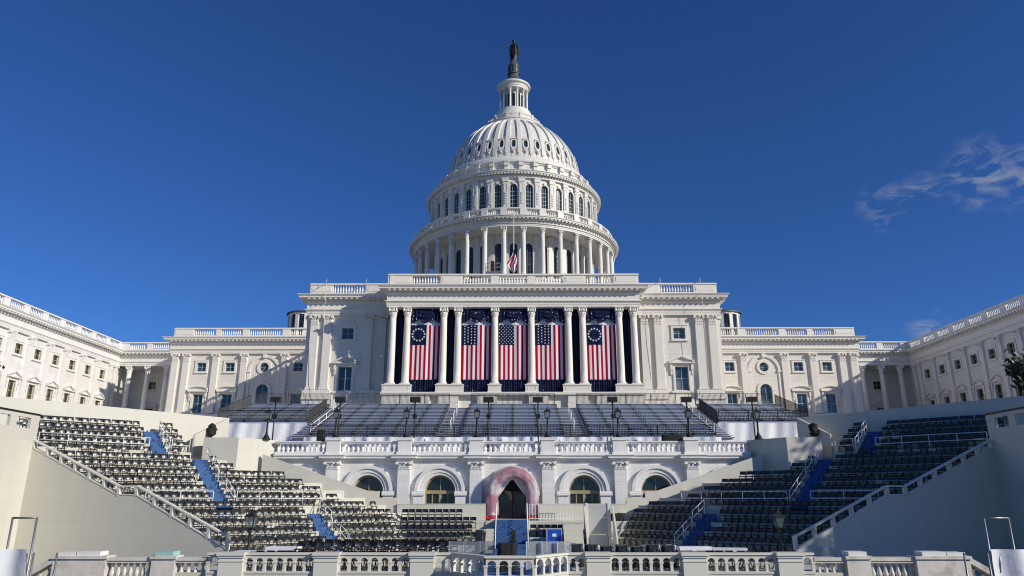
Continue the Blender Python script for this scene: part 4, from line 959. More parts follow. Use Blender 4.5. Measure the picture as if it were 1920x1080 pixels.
for sg in (-1, 1):
    side = 'sunlit' if sg < 0 else 'shaded'
    def pt(u, v): return (-sg*(u*CA-v*SA), u*SA+v*CA)
    def P3(u, v, z): x, y = pt(u, v); return (x, y, z)
    def ordered(p): return p if sg < 0 else p[::-1]
    t = thing('seating_stand', 'cream raked stand full of black chairs, %s' % ('in sunlight below the bright marble wing' if sg < 0 else 'in shade below the dark marble wing'), 'stand', (sg*19, 50, GND), 'raked seating stands')
    for k in range(16):
        v, z = V0+DV*k, Z0_+DZ*k; a, b = UL[k]-.15, UE[k]
        if k == 15: v1 = v+.75
        else: v1 = v+DV/2
        a0, a1 = (max(wall_u(v-DV/2), a-3), max(wall_u(v1), a-3)) if k <= 11 else (a, a)
        mb = MB().plan(ordered([pt(a0, v-DV/2), pt(b, v-DV/2), pt(b, v1), pt(a1, v1)]), GND, z)
        part('tier', mb, 'deck', t)
        part('tier_nosing', MB().plan(ordered([pt(a0+.1, v-DV/2-.02), pt(b, v-DV/2-.02), pt(b, v-DV/2+.03), pt(a0+.1, v-DV/2+.03)]), z-.06, z+.012), 'cream', t)
    # blue carpeted aisles, two treads for each tier
    for u, k0, k1 in ((22.35, 0, 4), (16.7, 5, 11), (14.25, 12, 15)):
        for k in range(k0, k1+1):
            v, z = V0+DV*k, Z0_+DZ*k
            st_ = MB().plan(ordered([pt(u-.52, v-DV/2-.5), pt(u+.52, v-DV/2-.5), pt(u+.52, v-DV/2-.03), pt(u-.52, v-DV/2-.03)]), z-DZ-.02, z-DZ/2)
            st_.plan(ordered([pt(u-.52, v-DV/2-.05), pt(u+.52, v-DV/2-.05), pt(u+.52, v+DV/2-.51), pt(u-.52, v+DV/2-.51)]), z-DZ, z+.016)
            part('carpeted_step', st_, 'blue', t)
        hr = MB()
        for off in (.6, ):
            for ka, kb in ((k0, (k0+k1)/2), ((k0+k1)/2+.6, k1)):
                va, za, vb, zb = V0+DV*ka-.4, Z0_+DZ*ka, V0+DV*kb, Z0_+DZ*kb
                for h in (.5, .92): hr.tube([P3(u+off, va, za+h), P3(u+off, vb, zb+h)], .025, 6)
                for q in range(3): f_ = q/2; hr.tube([P3(u+off, va+(vb-va)*f_, za+(zb-za)*f_-.1), P3(u+off, va+(vb-va)*f_, za+(zb-za)*f_+.92)], .025, 6)
        part('handrail', hr, 'white_metal', t)
    # white guard rails along the two cross aisles
    for k, ua, ub, gaps in ((5, 12.0, 24.9, 16.7), (12, 6.9, 16.2, 14.25)):
        gr_ = MB(); v, z = V0+DV*k-.42, Z0_+DZ*k
        for a, b in ((ua, gaps-.75), (gaps+.75, ub)):
            if b-a < .5: continue
            for h in (.48, .92): gr_.tube([P3(a, v, z+h), P3(b, v, z+h)], .025, 6)
            n = max(1, round((b-a)/1.6))
            for q in range(n+1): uu = a+(b-a)*q/n; gr_.tube([P3(uu, v, z), P3(uu, v, z+.92)], .025, 6)
        part('guard_rail', gr_, 'white_metal', t)
    # outer wall with stepped, raking guard
    A, B = Vector((sg*16.0, 42.9)), Vector((sg*30.1, 46.12)); AB = (B-A); LW = AB.length; ang = math.degrees(math.atan2(AB.y, AB.x))
    fw = Fr(A.x, A.y, ang if sg > 0 else ang-180); us = 1 if sg > 0 else -1      # u grows away from the centre when times us
    tt = lambda x: us*(abs(x)-16.0)/14.1*LW
    prof = [(15.95, -2.58, -1.88), (22.22, .36, .91), (23.45, .36, .91), (30.1, 3.25, 3.76)]
    wp_ = [(tt(x), zb) for x, zb, zt in prof]
    poly = [(tt(15.9), GND)]+wp_+[(tt(30.1), GND)]
    part('outer_wall', MB(fw).prism(poly if us > 0 else poly[::-1], -.15, .05), 'cream', t)
    rl_ = MB(fw)
    for (x0, zb0, z0), (x1, zb1, z1) in zip(prof, prof[1:]):
        q = [(tt(x0), z0-.09), (tt(x1), z1-.09), (tt(x1), z1), (tt(x0), z0)]; rl_.prism(q if us > 0 else q[::-1], -.18, .1)
        q = [(tt(x0), zb0-.005), (tt(x1), zb1-.005), (tt(x1), zb1+.05), (tt(x0), zb0+.05)]; rl_.prism(q if us > 0 else q[::-1], -.17, .08)
    part('guard_top', rl_, 'cream_trim', t)
    xs = [15.98+6.24*i/5 for i in range(6)]+[23.45+6.6*i/6 for i in range(7)]
    for x in xs:
        zt = zb = None
        for (x0, zb0, z0), (x1, zb1, z1) in zip(prof, prof[1:]):
            if x0-.05 <= x <= x1+.05: f_ = (x-x0)/(x1-x0); zt, zb = z0+(z1-z0)*f_, zb0+(zb1-zb0)*f_
        c = tt(x); part('guard_post', MB(fw).box(c-.09, c+.09, -.16, .08, zb-.05, zt-.02), 'cream_trim', t)
    # tall end wall that comes forward from the corner
    fe = Fr(sg*30.1, 0, 90 if sg < 0 else -90); s2 = 1 if sg < 0 else -1
    y0 = 36.6
    ops = [tuple(sorted((s2*a, s2*b)))+(4.35, 5.0, 'rect') for a, b in ((42.0, 43.6), (44.2, 45.5))]
    a, b = sorted((s2*y0, s2*46.3)); part('end_wall', wall(MB(fe), a, b, GND, 5.23, ops, .2), 'cream', t)
    part('end_wall_back', MB(fe).box(*sorted((s2*y0, s2*41.6)), -.22, -.02, GND, 5.23).box(*sorted((s2*41.6, s2*46.1)), -.22, -.16, GND, 4.3), 'cream', t)
    part('end_wall_cap', MB(fe).box(a, b, -.26, .05, 5.23, 5.33), 'black_steel', t)
    # back wall and slanted wing panel
    pb = [pt(3.0, 60.2), pt(20.4, 60.2), pt(20.4, 60.4), pt(3.0, 60.4)]
    part('back_wall', MB().plan(ordered(pb), GND, [6.95, 6.5, 6.5, 6.95] if sg < 0 else [6.95, 6.5, 6.5, 6.95][::-1]), 'cream', t)
    wpn = [(sg*23.1, 59.2), (sg*24.05, 55.5), (sg*24.2, 55.5), (sg*23.25, 59.2)]
    zz = [6.5, 4.85, 4.85, 6.5]
    part('wing_panel', MB().plan(wpn if sg < 0 else wpn[::-1], 1.0, zz if sg < 0 else zz[::-1]), 'cream', t)
    fl = [(sg*24.0, 55.4), (sg*18.3, 57.3), (sg*18.3, 60), (sg*23.1, 60)]
    part('landing', MB().plan(fl if sg > 0 else fl[::-1], GND, 3.2), 'deck', t)
    bx = [(sg*22.95, 54.5), (sg*20.35, 54.5), (sg*18.32, 57.3), (sg*18.32, 58.2), (sg*22.95, 58.2)]
    part('corner_box', MB().plan(bx if sg < 0 else bx[::-1], GND, 4.56), 'cream', t)
    fp_ = Fr(0, 55.8); pr_ = [(sg*18.9, GND), (sg*18.9, 3.42), (sg*17.92, 3.09), (sg*10.7, .72), (sg*9.92, .72), (sg*9.92, .26), (sg*8.49, .26), (sg*8.49, GND)]
    part('ramp_panel', MB(fp_).prism(pr_ if sg < 0 else pr_[::-1], -.2, 0), 'cream', t)
    for k in range(16):
        v, z = V0+DV*k, Z0_+DZ*k; u = UR[k]-.1
        while u > UL[k]+.25:
            ai = AIS(k)
            if abs(u-ai) > .74 and random.random() > (.45 if k == 11 else .02):
                x, y = pt(u+random.uniform(-.03, .03), v+.12+random.uniform(-.05, .05)); chairs.append((x, y, z, -sg*40+random.uniform(-7, 7), (side, k, 'outer wall' if u < ai else 'arches')))
            u -= .468
    # covered camera on the back wall's corner
    c = pt(18.6, 58.6)
    tcam = thing('covered_camera', 'black covered camera on tripod before the back wall of the %s stand' % side, 'camera', (c[0], c[1], 4.4), 'covered cameras')
    hd = MB(); vs = []; n = 10
    for j in range(7):
        for i in range(n):
            a = 2*math.pi*i/n; q = (.2, .36, .3, .34, .26, .3, .04)[j]*(1+.3*math.sin(2*a+j*1.3)+.12*math.sin(5*a+j)); vs.append((c[0]+q*math.sin(a), c[1]-q*math.cos(a), 4.85+.17*j))
    hd.add(vs, [(j*n+i, j*n+(i+1) % n, (j+1)*n+(i+1) % n, (j+1)*n+i) for j in range(6) for i in range(n)], 0, True); part('cover', hd, 'black_cloth', tcam)
    for k in range(3): a = R(120*k+20); part('tripod_leg', MB().bar((c[0], c[1], 5.0), (c[0]+.5*math.sin(a), c[1]-.5*math.cos(a), 3.7), .03), 'black_steel', tcam)

# ------------------------------------------------------------------ middle platform
pf = thing('platform', 'cream platform with middle steps and tiers in front of the arches', 'platform', (0, 45, GND))
dk = [(-15.8, 36.1), (-2.65, 36.1), (-1.06, 34.0), (1.06, 34.0), (2.65, 36.1), (15.8, 36.1), (15.85, 42.7), (8.6, 50.3), (8.6, 56.9), (-8.6, 56.9), (-8.6, 50.3), (-15.85, 42.7)]
part('deck', MB().plan(dk, DECK-.3, DECK), 'deck', pf)
part('deck_carpet', MB().plan([(-2.6, 36.2), (-1.0, 34.15), (1.0, 34.15), (2.6, 36.2), (2.6, 49.0), (-2.6, 49.0)], DECK+.001, DECK+.012), 'blue', pf)
for j, (y, z) in enumerate(((51, -2.82), (52, -2.36), (53, -1.88), (54, -1.36))):
    yb = y+.5 if j < 3 else 55.6
    part('tier', MB().box(-8.5, -1.2, -yb, -(y-.5), DECK, z), 'deck', pf)
    part('tier', MB().box(1.2, 8.5 if j < 4 else 4.9, -yb, -(y-.5), DECK, z), 'deck', pf)
    part('tier_nosing', MB().box(-8.5, -1.2, -(y-.45), -(y-.53), z-.09, z+.012), 'cream_trim', pf); part('tier_nosing', MB().box(1.2, 8.5, -(y-.45), -(y-.53), z-.09, z+.012), 'cream_trim', pf)
part('landing', MB().box(-1.2, 1.2, -57.6, -53.0, DECK, -1.26), 'deck', pf)
for k in range(8):
    y = 49.2+k*.48; z = DECK+(k+1)*(1.94/8)
    part('carpeted_step', MB().box(-1.12, 1.12, -(y+.46 if k < 7 else 53.4), -y, DECK, z+.02), 'blue', pf)
    part('step', MB().box(-1.75, -1.2, -(y+.46), -y, DECK, z-.06), 'deck', pf) if k < 6 else None
hr = MB()
for x in (-1.06, 1.06): hr.tube([(x, 49.25, DECK), (x, 49.25, DECK+1.1), (x, 53.0, -.15), (x, 53.0, -1.26)], .035, 6)
part('handrail', hr, 'white_metal', pf)
for a, b in ((-8.49, -1.95), (1.95, 8.49)): part('back_panel', MB(Fr(0, 55.62)).box(a, b, -.1, 0, -1.36, -.24).box(a, b, -.12, .03, -.24, -.17), 'cream', pf)
gr_ = MB()
for k in range(15): gr_.tube([(1.28+k*.22, 54.9, -1.36), (1.28+k*.22, 54.9, -.2)], .018, 4)
for z in (-.2, -1.2): gr_.tube([(1.25, 54.9, z), (4.4, 54.9, z)], .025, 4)
part('guard_rail', gr_, 'white_metal', pf)
# side steps and wheelchair lift beside the middle stair
ss = MB()
for k in range(6): ss.box(3.35, 4.6, -(50.4), -(49.0+.24*k-1.0), DECK+.001, DECK+.3*(k+1)-.02)
part('side_steps', ss, 'deck', pf)
lf_ = thing('wheelchair_lift', 'pale grey platform lift cabinet with a solid gate beside the side steps', 'lift', (5.7, 50.2, DECK))
part('gate', MB(Fr(5.75, 50.3)).box(-.62, .62, -.06, 0, -2.1, -1.05).box(-.62, .62, -.06, 0, -1.03, -.2), 'greypanel', lf_)
part('gate', MB(Fr(5.75, 50.3)).box(-.62, .62, -.06, 0, DECK, -2.14), 'greypanel', lf_)
for x in (-.74, .74): part('post', MB(Fr(5.75, 50.3)).box(x-.09, x+.09, -1.4, .06, DECK, -.12), 'cream_trim', lf_)
for x0 in (4.85, 6.75): part('side_rail', MB().plan([(x0-.05, 48.6), (x0+.05, 48.6), (x0+.05, 50.2), (x0-.05, 50.2)], DECK, [DECK+.9, DECK+.9, -.3, -.3]), 'cream_trim', lf_)
# chairs on the middle tiers and on the deck
for (y, z), x0, x1 in zip(((54, -1.36), (53, -1.88), (52, -2.36), (51, -2.82)), (-7.7, -7.6, -7.35, -6.9), (-3.4, -2.6, -2.6, -2.0)):
    x = x0
    while x <= x1: chairs.append((x, y+.1, z, random.uniform(-3, 3), 'arch')); x += .487
for k in range(5): chairs.append((1.5+k*.47, 52.1, -2.36, random.uniform(-4, 4), 'steps'))
part('dais', MB().box(-11.6, -2.9, -43.1, -39.6, DECK+.001, -2.86), 'deck', pf)
for j, y in enumerate((40.1, 41.25, 42.4)):
    for k in range(15): chairs.append((-11.1+k*.54+.15*j+random.uniform(-.05, .05), y+random.uniform(-.12, .12), -2.86, random.uniform(-24, 24), 'deck'))
for sg in (-1, 1):
    for j, y in enumerate((37.3, 38.3)):
        for k in range(17):
            if j == 1 and sg > 0 and k < 8: continue
            chairs.append((sg*(4.3+k*.52+random.uniform(-.05, .05)), y+random.uniform(-.1, .1), DECK, random.uniform(-20, 20), 'front'))
# every chair: the three hundred nearest are things with parts, the rest one mass
lab = {'sunlit': ('black folding chair set out in rows on the sunlit stand', 'chairs on the sunlit stand'), 'shaded': ('black folding chair set out in rows on the shaded stand', 'chairs on the shaded stand'),
       'arch': ('black folding chair on the low tiers below the arch windows', 'chairs below the arches'), 'steps': ('black folding chair in the short row beside the blue road case', 'chairs by the road case'),
       'front': ('black folding chair on the low deck directly behind the arches of the front balustrade', 'chairs behind the balustrade arches'),
       'deck': ('black folding chair crowded on the low dais beside the white covered tables', 'chairs on the low dais')}
ordn = ('front', 'second', 'third', 'fourth', 'fifth', 'sixth', 'seventh', 'eighth', 'ninth', 'tenth', 'eleventh', 'twelfth', 'thirteenth', 'fourteenth', 'fifteenth', 'top')
def chair_label(p):
    if isinstance(p, str): return lab[p]
    return ('black folding chair in the %s row up the %s stand, between aisle and %s' % (ordn[p[1]], p[0], p[2]), 'chairs of the %s row, %s stand, toward the %s' % (ordn[p[1]], p[0], p[2]))
order = sorted(chairs, key=lambda c: (c[0]-.25)**2+c[1]**2+c[2]**2)
rest = MB(); proto = MB()
for me, mi in ((ch_seat, 0), (ch_back, 0), (ch_frame, 1)):
    proto.add([tuple(v.co) for v in me.vertices], [tuple(p.vertices) for p in me.polygons], mi)
for i, (x, y, z, rot, place) in enumerate(order):
    mw = Matrix.Translation((x, y, z)) @ Matrix.Rotation(R(rot), 4, 'Z') @ Matrix.Scale(1.0, 4)
    if i < 296:
        t = tag(link('folding_chair', None, None, mw), chair_label(place)[0], 'chair', chair_label(place)[1])
        for nm, me in (('seat', ch_seat), ('backrest', ch_back), ('frame', ch_frame)): link(nm, me, t, mw)
    else: rest.merge(proto, mw)
tag(part('folding_chairs', rest, ['black_plastic', 'black_steel'], kind='stuff'), 'mass of black folding chairs on the upper rows of both stands', 'chairs')

# ------------------------------------------------------------------ arch of wrapped bunting at the middle door
bt_ = thing('bunting_arch', 'thick pink and red bunting arch wrapped in clear plastic round the middle door', 'bunting', (0, 56, -1.3))
def arch_tube(rad, tr, y, zc, zb, nseg, seed, amp, mbv=None):
    path = [(-rad, zb+(zc-zb)*k/16) for k in range(16)]+[(-rad*math.cos(math.pi*k/48), zc+rad*math.sin(math.pi*k/48)) for k in range(49)]+[(rad, zc-(zc-zb)*k/16) for k in range(1, 17)]
    mb = MB(); n = nseg; vs = []
    for i, (x, z) in enumerate(path):
        cx, cz = (x, z) if z <= zc else (x, z)
        ox, oz = (math.copysign(1, x), 0) if z <= zc+1e-6 else (x/rad, (z-zc)/rad)
        for k in range(n):
            a = 2*math.pi*k/n; q = tr*(1+amp*(.9*math.sin(7*a+i*.06+seed)+.6*math.sin(4*a-i*.11)+.45*math.sin(i*.37+3*a+seed)+.35*math.sin(i*.83-2*a)))
            vs.append((cx+ox*q*math.cos(a), y-q*.9*math.sin(a), cz+oz*q*math.cos(a)))
    L = len(path)
    mb.add(vs, [(i*n+k, i*n+(k+1) % n, (i+1)*n+(k+1) % n, (i+1)*n+k) for i in range(L-1) for k in range(n)], 0, True)
    return mb
part('bunting', arch_tube(1.52, .43, 56.15, .55, -1.25, 28, 1, .05), 'bunting', bt_)
part('plastic_wrap', arch_tube(1.52, .49, 56.15, .55, -1.0, 32, 3, .07), 'plastic', bt_)
for sg in (-1, 1):
    part('red_tail', MB(Fr(sg*1.52, 56.15)).box(-.4, .4, -.35, .35, -1.26, -1.0), 'red_cloth', bt_)
    cu = MB(); vs = []
    for j in range(7):
        for i in range(7): u, v = i/6, j/6; vs.append((sg*(1.12-(1.12)*(1-v)*u*1.0 if v < 1 else 1.12)+0*sg, 56.55+.06*math.sin(u*14), 1.7-1.75*v*(1-.15*u)))
    cu.add(vs, [(j*7+i, j*7+i+1, (j+1)*7+i+1, (j+1)*7+i) for j in range(6) for i in range(6)], 0, True)
    part('door_curtain', cu, 'white_cloth', bt_)
dr = thing('double_door', 'dim bronze double door behind the bunting arch', 'door', (0, 57.5, -1.26))
for sg in (-1, 1):
    a, b = sorted((sg*.03, sg*1.15)); d_ = part('door_leaf', MB(Fr(0, 57.6)).box(a, b, -.08, 0, -1.26, .75), 'door_wood', dr); a, b = sorted((sg*.25, sg*.95)); part('door_glass', MB(Fr(0, 57.6)).box(a, b, .0, .02, -.9, .5), 'glass_dark', d_)

# ------------------------------------------------------------------ front balustrade of the platform
fb = thing('arcaded_balustrade', 'cream arcaded balustrade along the front of the platform with a central bay', 'balustrade', (0, 36, GND))
CT, SILL, SPR, CRN = -2.31, -3.13, -2.72, -2.49
coln = MB().box(-.065, .065, -.07, .07, SILL, SPR-.05).box(-.095, .095, -.1, .1, SPR-.07, SPR+.01).mesh('colonnette', 'cream_trim')
def arcade(fr, u0, u1, n):
    w = (u1-u0)/n; ro = w/2-.062
    mb = MB(fr)
    for dd in (.075, -.075):
        f2 = Fr(*fr.pt(0, dd, 0)[:2], math.degrees(fr.a)); m2 = MB(f2)
        wall(m2, u0, u1, SPR, CT-.09, [(u0+(k+.5)*w-ro, u0+(k+.5)*w+ro, SPR, SPR+ro, 'arch') for k in range(n)], .15 if dd > 0 else .0); mb.merge(m2)
    part('arch_panel', mb, 'cream_trim', fb)
    for k in range(n+1): link('colonnette', coln, fb, fr.mat(u0+k*w, 0, 0))
    part('fascia', MB(fr).box(u0-.05, u1+.05, -.14, .1, GND, SILL).box(u0-.05, u1+.05, -.16, .14, SILL-.1, SILL-.005), 'cream', fb)
    part('cap', MB(fr).box(u0-.06, u1+.06, -.16, .15, CT-.1, CT), 'cream_trim', fb)
fr = Fr(0, 36)
for sg in (-1, 1):
    for a, b, n in ((2.72, 3.55, 2), (4.67, 8.03, 7), (9.17, 12.45, 7), (13.62, 14.15, 1)): arcade(fr, *sorted((sg*a, sg*b)), n)
    for a, b in ((3.57, 4.65), (8.05, 9.15), (12.47, 13.6)):
        a, b = sorted((sg*a, sg*b)); part('pier', MB(fr).box(a, b, -.3, .26, GND, CT-.2).box(a-.05, b+.05, -.33, .32, CT-.22, CT-.12).box(a-.09, b+.09, -.36, .38, CT-.12, CT+.02).box(a-.04, b+.04, -.3, .3, SPR+.02, SPR+.08), 'cream_trim', fb)
    q0, q1 = (sg*2.66, 36.0), (sg*1.06, 33.9); 
    if sg > 0: q0, q1 = q1, q0
    L = math.hypot(q1[0]-q0[0], q1[1]-q0[1]); f2 = Fr(*q0, math.degrees(math.atan2(q1[1]-q0[1], q1[0]-q0[0]))); arcade(f2, .05, L-.05, 4)
arcade(Fr(0, 33.9), -1.06, 1.06, 4)

# bullet-proof glass shields behind the central bay
def shield(x0, y0, x1, y1, key):
    t = thing('glass_shield', key, 'glass shield', (x0, y0, DECK), 'clear glass shields'); L = math.hypot(x1-x0, y1-y0); f2 = Fr(x0, y0, math.degrees(math.atan2(y1-y0, x1-x0)))
    part('glass', MB(f2).box(.02, L-.02, -.03, .03, DECK+.05, -1.86), 'clear', t); part('channel', MB(f2).box(0, L, -.05, .05, DECK, DECK+.08).box(-.02, .02, -.04, .04, DECK, -1.85), 'alu', t)
for k in range(3):
    n_ = ('outermost', 'middle one', 'innermost')[k]
    shield(-2.95+.74*k, 37.0, -2.23+.74*k, 36.8, 'clear glass shield panel, %s of three, beside the stowed chairs' % n_)
    shield(2.25-.74*k, 36.8, 2.97-.74*k, 37.0, 'clear glass shield panel, %s of three, beside the low black covers' % n_)

def soft_box(name, label, cat, x0, x1, y0, y1, z0, z1, m, group=None, lean=0):
    """a covered block with slack, rounded edges"""
    mb = MB(); nx, ny, nz_ = 8, 5, 5; cx, cy = (x0+x1)/2, (y0+y1)/2; vs = []; n = 24
    for j in range(nz_+2):
        tz = min(j/nz_, 1); z = z0+(z1-z0)*tz; sh = 1-.07*max(0, tz-.7)/.3 if j <= nz_ else 0
        for i in range(n):
            a = 2*math.pi*i/n; ca, sa = math.cos(a), math.sin(a); p = 5
            q = (abs(ca)**p+abs(sa)**p)**(-1/p)*sh*(1+.02*math.sin(5*a+j*1.3)+.015*math.sin(11*a))
            vs.append((cx+(x1-x0)/2*q*ca, cy+(y1-y0)/2*q*sa, z+(.015*math.sin(4*a) if j >= nz_ else 0)))
    mb.add(vs, [(j*n+i, j*n+(i+1) % n, (j+1)*n+(i+1) % n, (j+1)*n+i) for j in range(nz_+1) for i in range(n)], 0, False)
    return tag(part(name, mb, m), label, cat, group)
soft_box('lectern_cover', 'black covered lectern at the foot of the blue middle stair', 'lectern', -.62, .32, 36.2, 37.0, DECK+.012, -1.92, 'black_cloth')
for k in range(7): soft_box('plastic_cover', 'low black plastic cover behind the front balustrade on the shaded side', 'cover', 3.0+.78*k, 3.72+.78*k, 38.75+random.uniform(-.1, .1), 39.6+random.uniform(0, .2), DECK, -2.1-random.uniform(0, .12), 'black_plastic', 'low black plastic covers')
soft_box('camera_cover', 'black covered camera on the blue stair above the lectern', 'camera', -.02, .28, 48.75, 49.05, DECK+.012, -1.78, 'black_cloth')
soft_box('equipment_bag', 'slumped black bag on the tier beside the lift', 'bag', 7.0, 8.0, 54.0, 54.8, -1.36, -.85, 'black_cloth')
soft_box('loudspeaker_cover', 'black covered loudspeaker on the terrace balustrade toward the sunlit stand', 'loudspeaker', -15.2, -14.55, 56.8, 57.2, 4.44, 5.35, 'black_cloth')
soft_box('tarpaulin_heap', 'slumped black tarpaulin on the terrace balustrade toward the shaded stand', 'tarpaulin', 11.6, 13.3, 56.75, 57.25, 4.44, 4.95, 'black_cloth')
for k in range(2): soft_box('speaker_stack', 'black loudspeaker %s beside the blue middle stair' % ('at the bottom of the pair' if k == 0 else 'on top of the pair'), 'loudspeaker', -2.35, -1.78, 49.0, 49.5, DECK+.001+k*.72, DECK+.7+k*.72, 'black_plastic', 'stacked loudspeakers')
bc = thing('road_case', 'bright blue road case with white paper label beside the short row of chairs', 'case', (2.85, 49.3, DECK))
part('body', MB(Fr(2.75, 49.0)).box(-.48, .48, -.6, 0, DECK+.12, -1.72), 'blue_case', bc)
ed = MB(Fr(2.75, 49.0))
for x in (-.48, .48): ed.box(x-.03, x+.03, -.62, .02, DECK+.1, -1.70)
ed.box(-.48, .48, -.62, .02, -1.74, -1.69); part('edging', ed, 'alu', bc); part('paper_label', MB(Fr(2.75, 49.0)).box(-.13, .13, 0, .008, -2.18, -2.0), 'white_cloth', bc)
for x in (-.38, .38):
    for y in (49.1, 49.5): part('castor', MB().lathe([(0, DECK), (.05, DECK+.01), (.06, DECK+.06), (.04, DECK+.13)], 8, (2.75+x, y)), 'black_plastic', bc)
# white covered tables
tabs = [(-12.9, 43.3, 'sunlit'), (-9.9, 44.3, 'sunlit'), (-6.6, 44.5, 'sunlit'), (-3.9, 44.2, 'sunlit'), (-13.3, 39.6, 'sunlit'), (4.2, 44.4, 'shaded'), (6.4, 42.0, 'shaded'), (8.6, 44.6, 'shaded'), (10.4, 43.4, 'shaded'), (12.0, 42.0, 'shaded')]

tt_ = MB().box(-.92, .92, -.38, .38, .70, .745).box(-.92, .92, .375, .385, .52, .70).box(-.92, -.91, -.38, .38, .52, .70).box(.91, .92, -.38, .38, .52, .70).mesh('cloth', 'white_cloth')
tl_ = MB()
for x in (-.75, .75): tl_.bar((x, -.28, 0), (x, -.28, .7), .02); tl_.bar((x, .28, 0), (x, .28, .7), .02); tl_.bar((x, -.28, .05), (x, .28, .05), .015)
tl_ = tl_.mesh('trestle', 'black_steel')
for i, (x, y, w) in enumerate(tabs):
    mw = Matrix.Translation((x, y, DECK)) @ Matrix.Rotation(R(random.uniform(-14, 14)), 4, 'Z')
    t = tag(link('covered_table', None, None, mw), 'white covered trestle table on the deck at the foot of the %s stand' % w, 'table', 'covered tables, %s side' % w); link('cloth', tt_, t, mw); link('trestle', tl_, t, mw)
tr = thing('green_stand', 'bright green tripod stand on the deck behind the front balustrade', 'tripod', (-9.3, 43.2, DECK))
part('pole', MB().tube([(-9.3, 43.2, DECK+.3), (-9.3, 43.2, -1.45)], .025, 6), 'green', tr)
for k in range(3): a = R(120*k+10); part('leg', MB().bar((-9.3, 43.2, DECK+.75), (-9.3+.5*math.sin(a), 43.2-.5*math.cos(a), DECK+.0), .025), 'green', tr)
# ------------------------------------------------------------------ old marble balustrades flanking the platform
mb_b = baluster_mb(.72, .125, 10).mesh('baluster', 'old_marble')
for sg in (-1, 1):
    t = thing('marble_balustrade', 'weathered marble balustrade with slabs on its piers, at the %s end of the platform' % ('sunlit' if sg < 0 else 'shaded'), 'balustrade', (sg*17.5, 36.4, GND), 'old marble balustrades')
    f2 = Fr(0, 36.3)
    def bxx(name, a, b, d0, d1, z0, z1, m='old_marble'): return part(name, MB(f2).box(*sorted((sg*a, sg*b)), d0, d1, z0, z1), m, t)
    bxx('base', 14.3, 21.3, -.35, .25, GND, -3.55); bxx('rail', 14.25, 21.2, -.28, .24, -2.78, -2.68); bxx('rail_cap', 14.25, 21.2, -.33, .3, -2.68, -2.53)
    for a, b in ((15.75, 16.85), (19.0, 21.5)): bxx('pier', a, b, -.38, .32, -3.55, -2.68); bxx('pier_cap', a-.07, b+.07, -.45, .4, -2.6, -2.46)
    bxx('slab', 15.85, 16.7, -.4, .35, -2.46, -2.27, 'teal_wrap' if sg < 0 else 'marble_trim'); bxx('slab', 19.3, 20.4, -.4, .35, -2.46, -2.27, 'marble_trim'); bxx('slab', 20.45, 21.3, -.4, .35, -2.46, -2.3, 'marble_trim')
    for a, b in ((14.35, 15.7), (16.9, 18.95)):
        n = round((b-a)/.3)
        for k in range(n): link('baluster', mb_b, t, f2.mat(sg*(a+(k+.5)*(b-a)/n), 0, -3.52))
    q = [(sg*21.5, -2.5), (sg*21.5, -2.78), (sg*26, -5.4), (sg*26, -5.1)]; part('raking_cap', MB(f2).prism(q, -.33, .3), 'old_marble', t)
    q = [(sg*21.5, -3.5), (sg*26, -6.0), (sg*21.5, -6.0)]; part('raking_base', MB(f2).prism(q, -.3, .25), 'old_marble', t)
    for k in range(9): x = 21.75+k*.42; link('baluster', mb_b, t, f2.mat(sg*x, 0, -3.62-(k+.6)*.243))
    # small scaffold tower wrapped in white sheet
    w = 'sunlit' if sg < 0 else 'shaded'
    sc = thing('scaffold_tower', 'low steel scaffold wrapped in white sheet at the foot of the %s end wall' % w, 'scaffold', (sg*19.6, 30, GND), 'wrapped scaffolds')
    x0, x1 = sg*18.35, sg*19.3
    for x in (x0, x1):
        for y in (29.3, 31): part('standard', MB().tube([(x, y, GND), (x, y, -.6 if y < 30 else -2.0)], .04, 8), 'steel', sc)
    part('ledger', MB().tube([(x0, 29.3, -.62), (x1, 29.3, -.62)], .04, 8), 'steel', sc); part('ledger', MB().tube([(x0, 29.3, -2.2), (x1, 29.3, -2.2)], .035, 8), 'steel', sc)
    for k in range(4): xa = x0+(x1-x0)*k/4; part('brace', MB().tube([(xa, 29.25, -2.6), (xa+(x1-x0)/8, 29.25, -1.9)], .03, 6), 'steel', sc)
    a, b = sorted((sg*18.3, sg*22.0)); part('wrap', cloth(a, b, GND, -1.75, 29.1, 24, 8, lambda u, v: .1*math.sin(u*17)+.06*math.sin(v*9+u*5), lambda i, j: 0), 'white_cloth', sc)

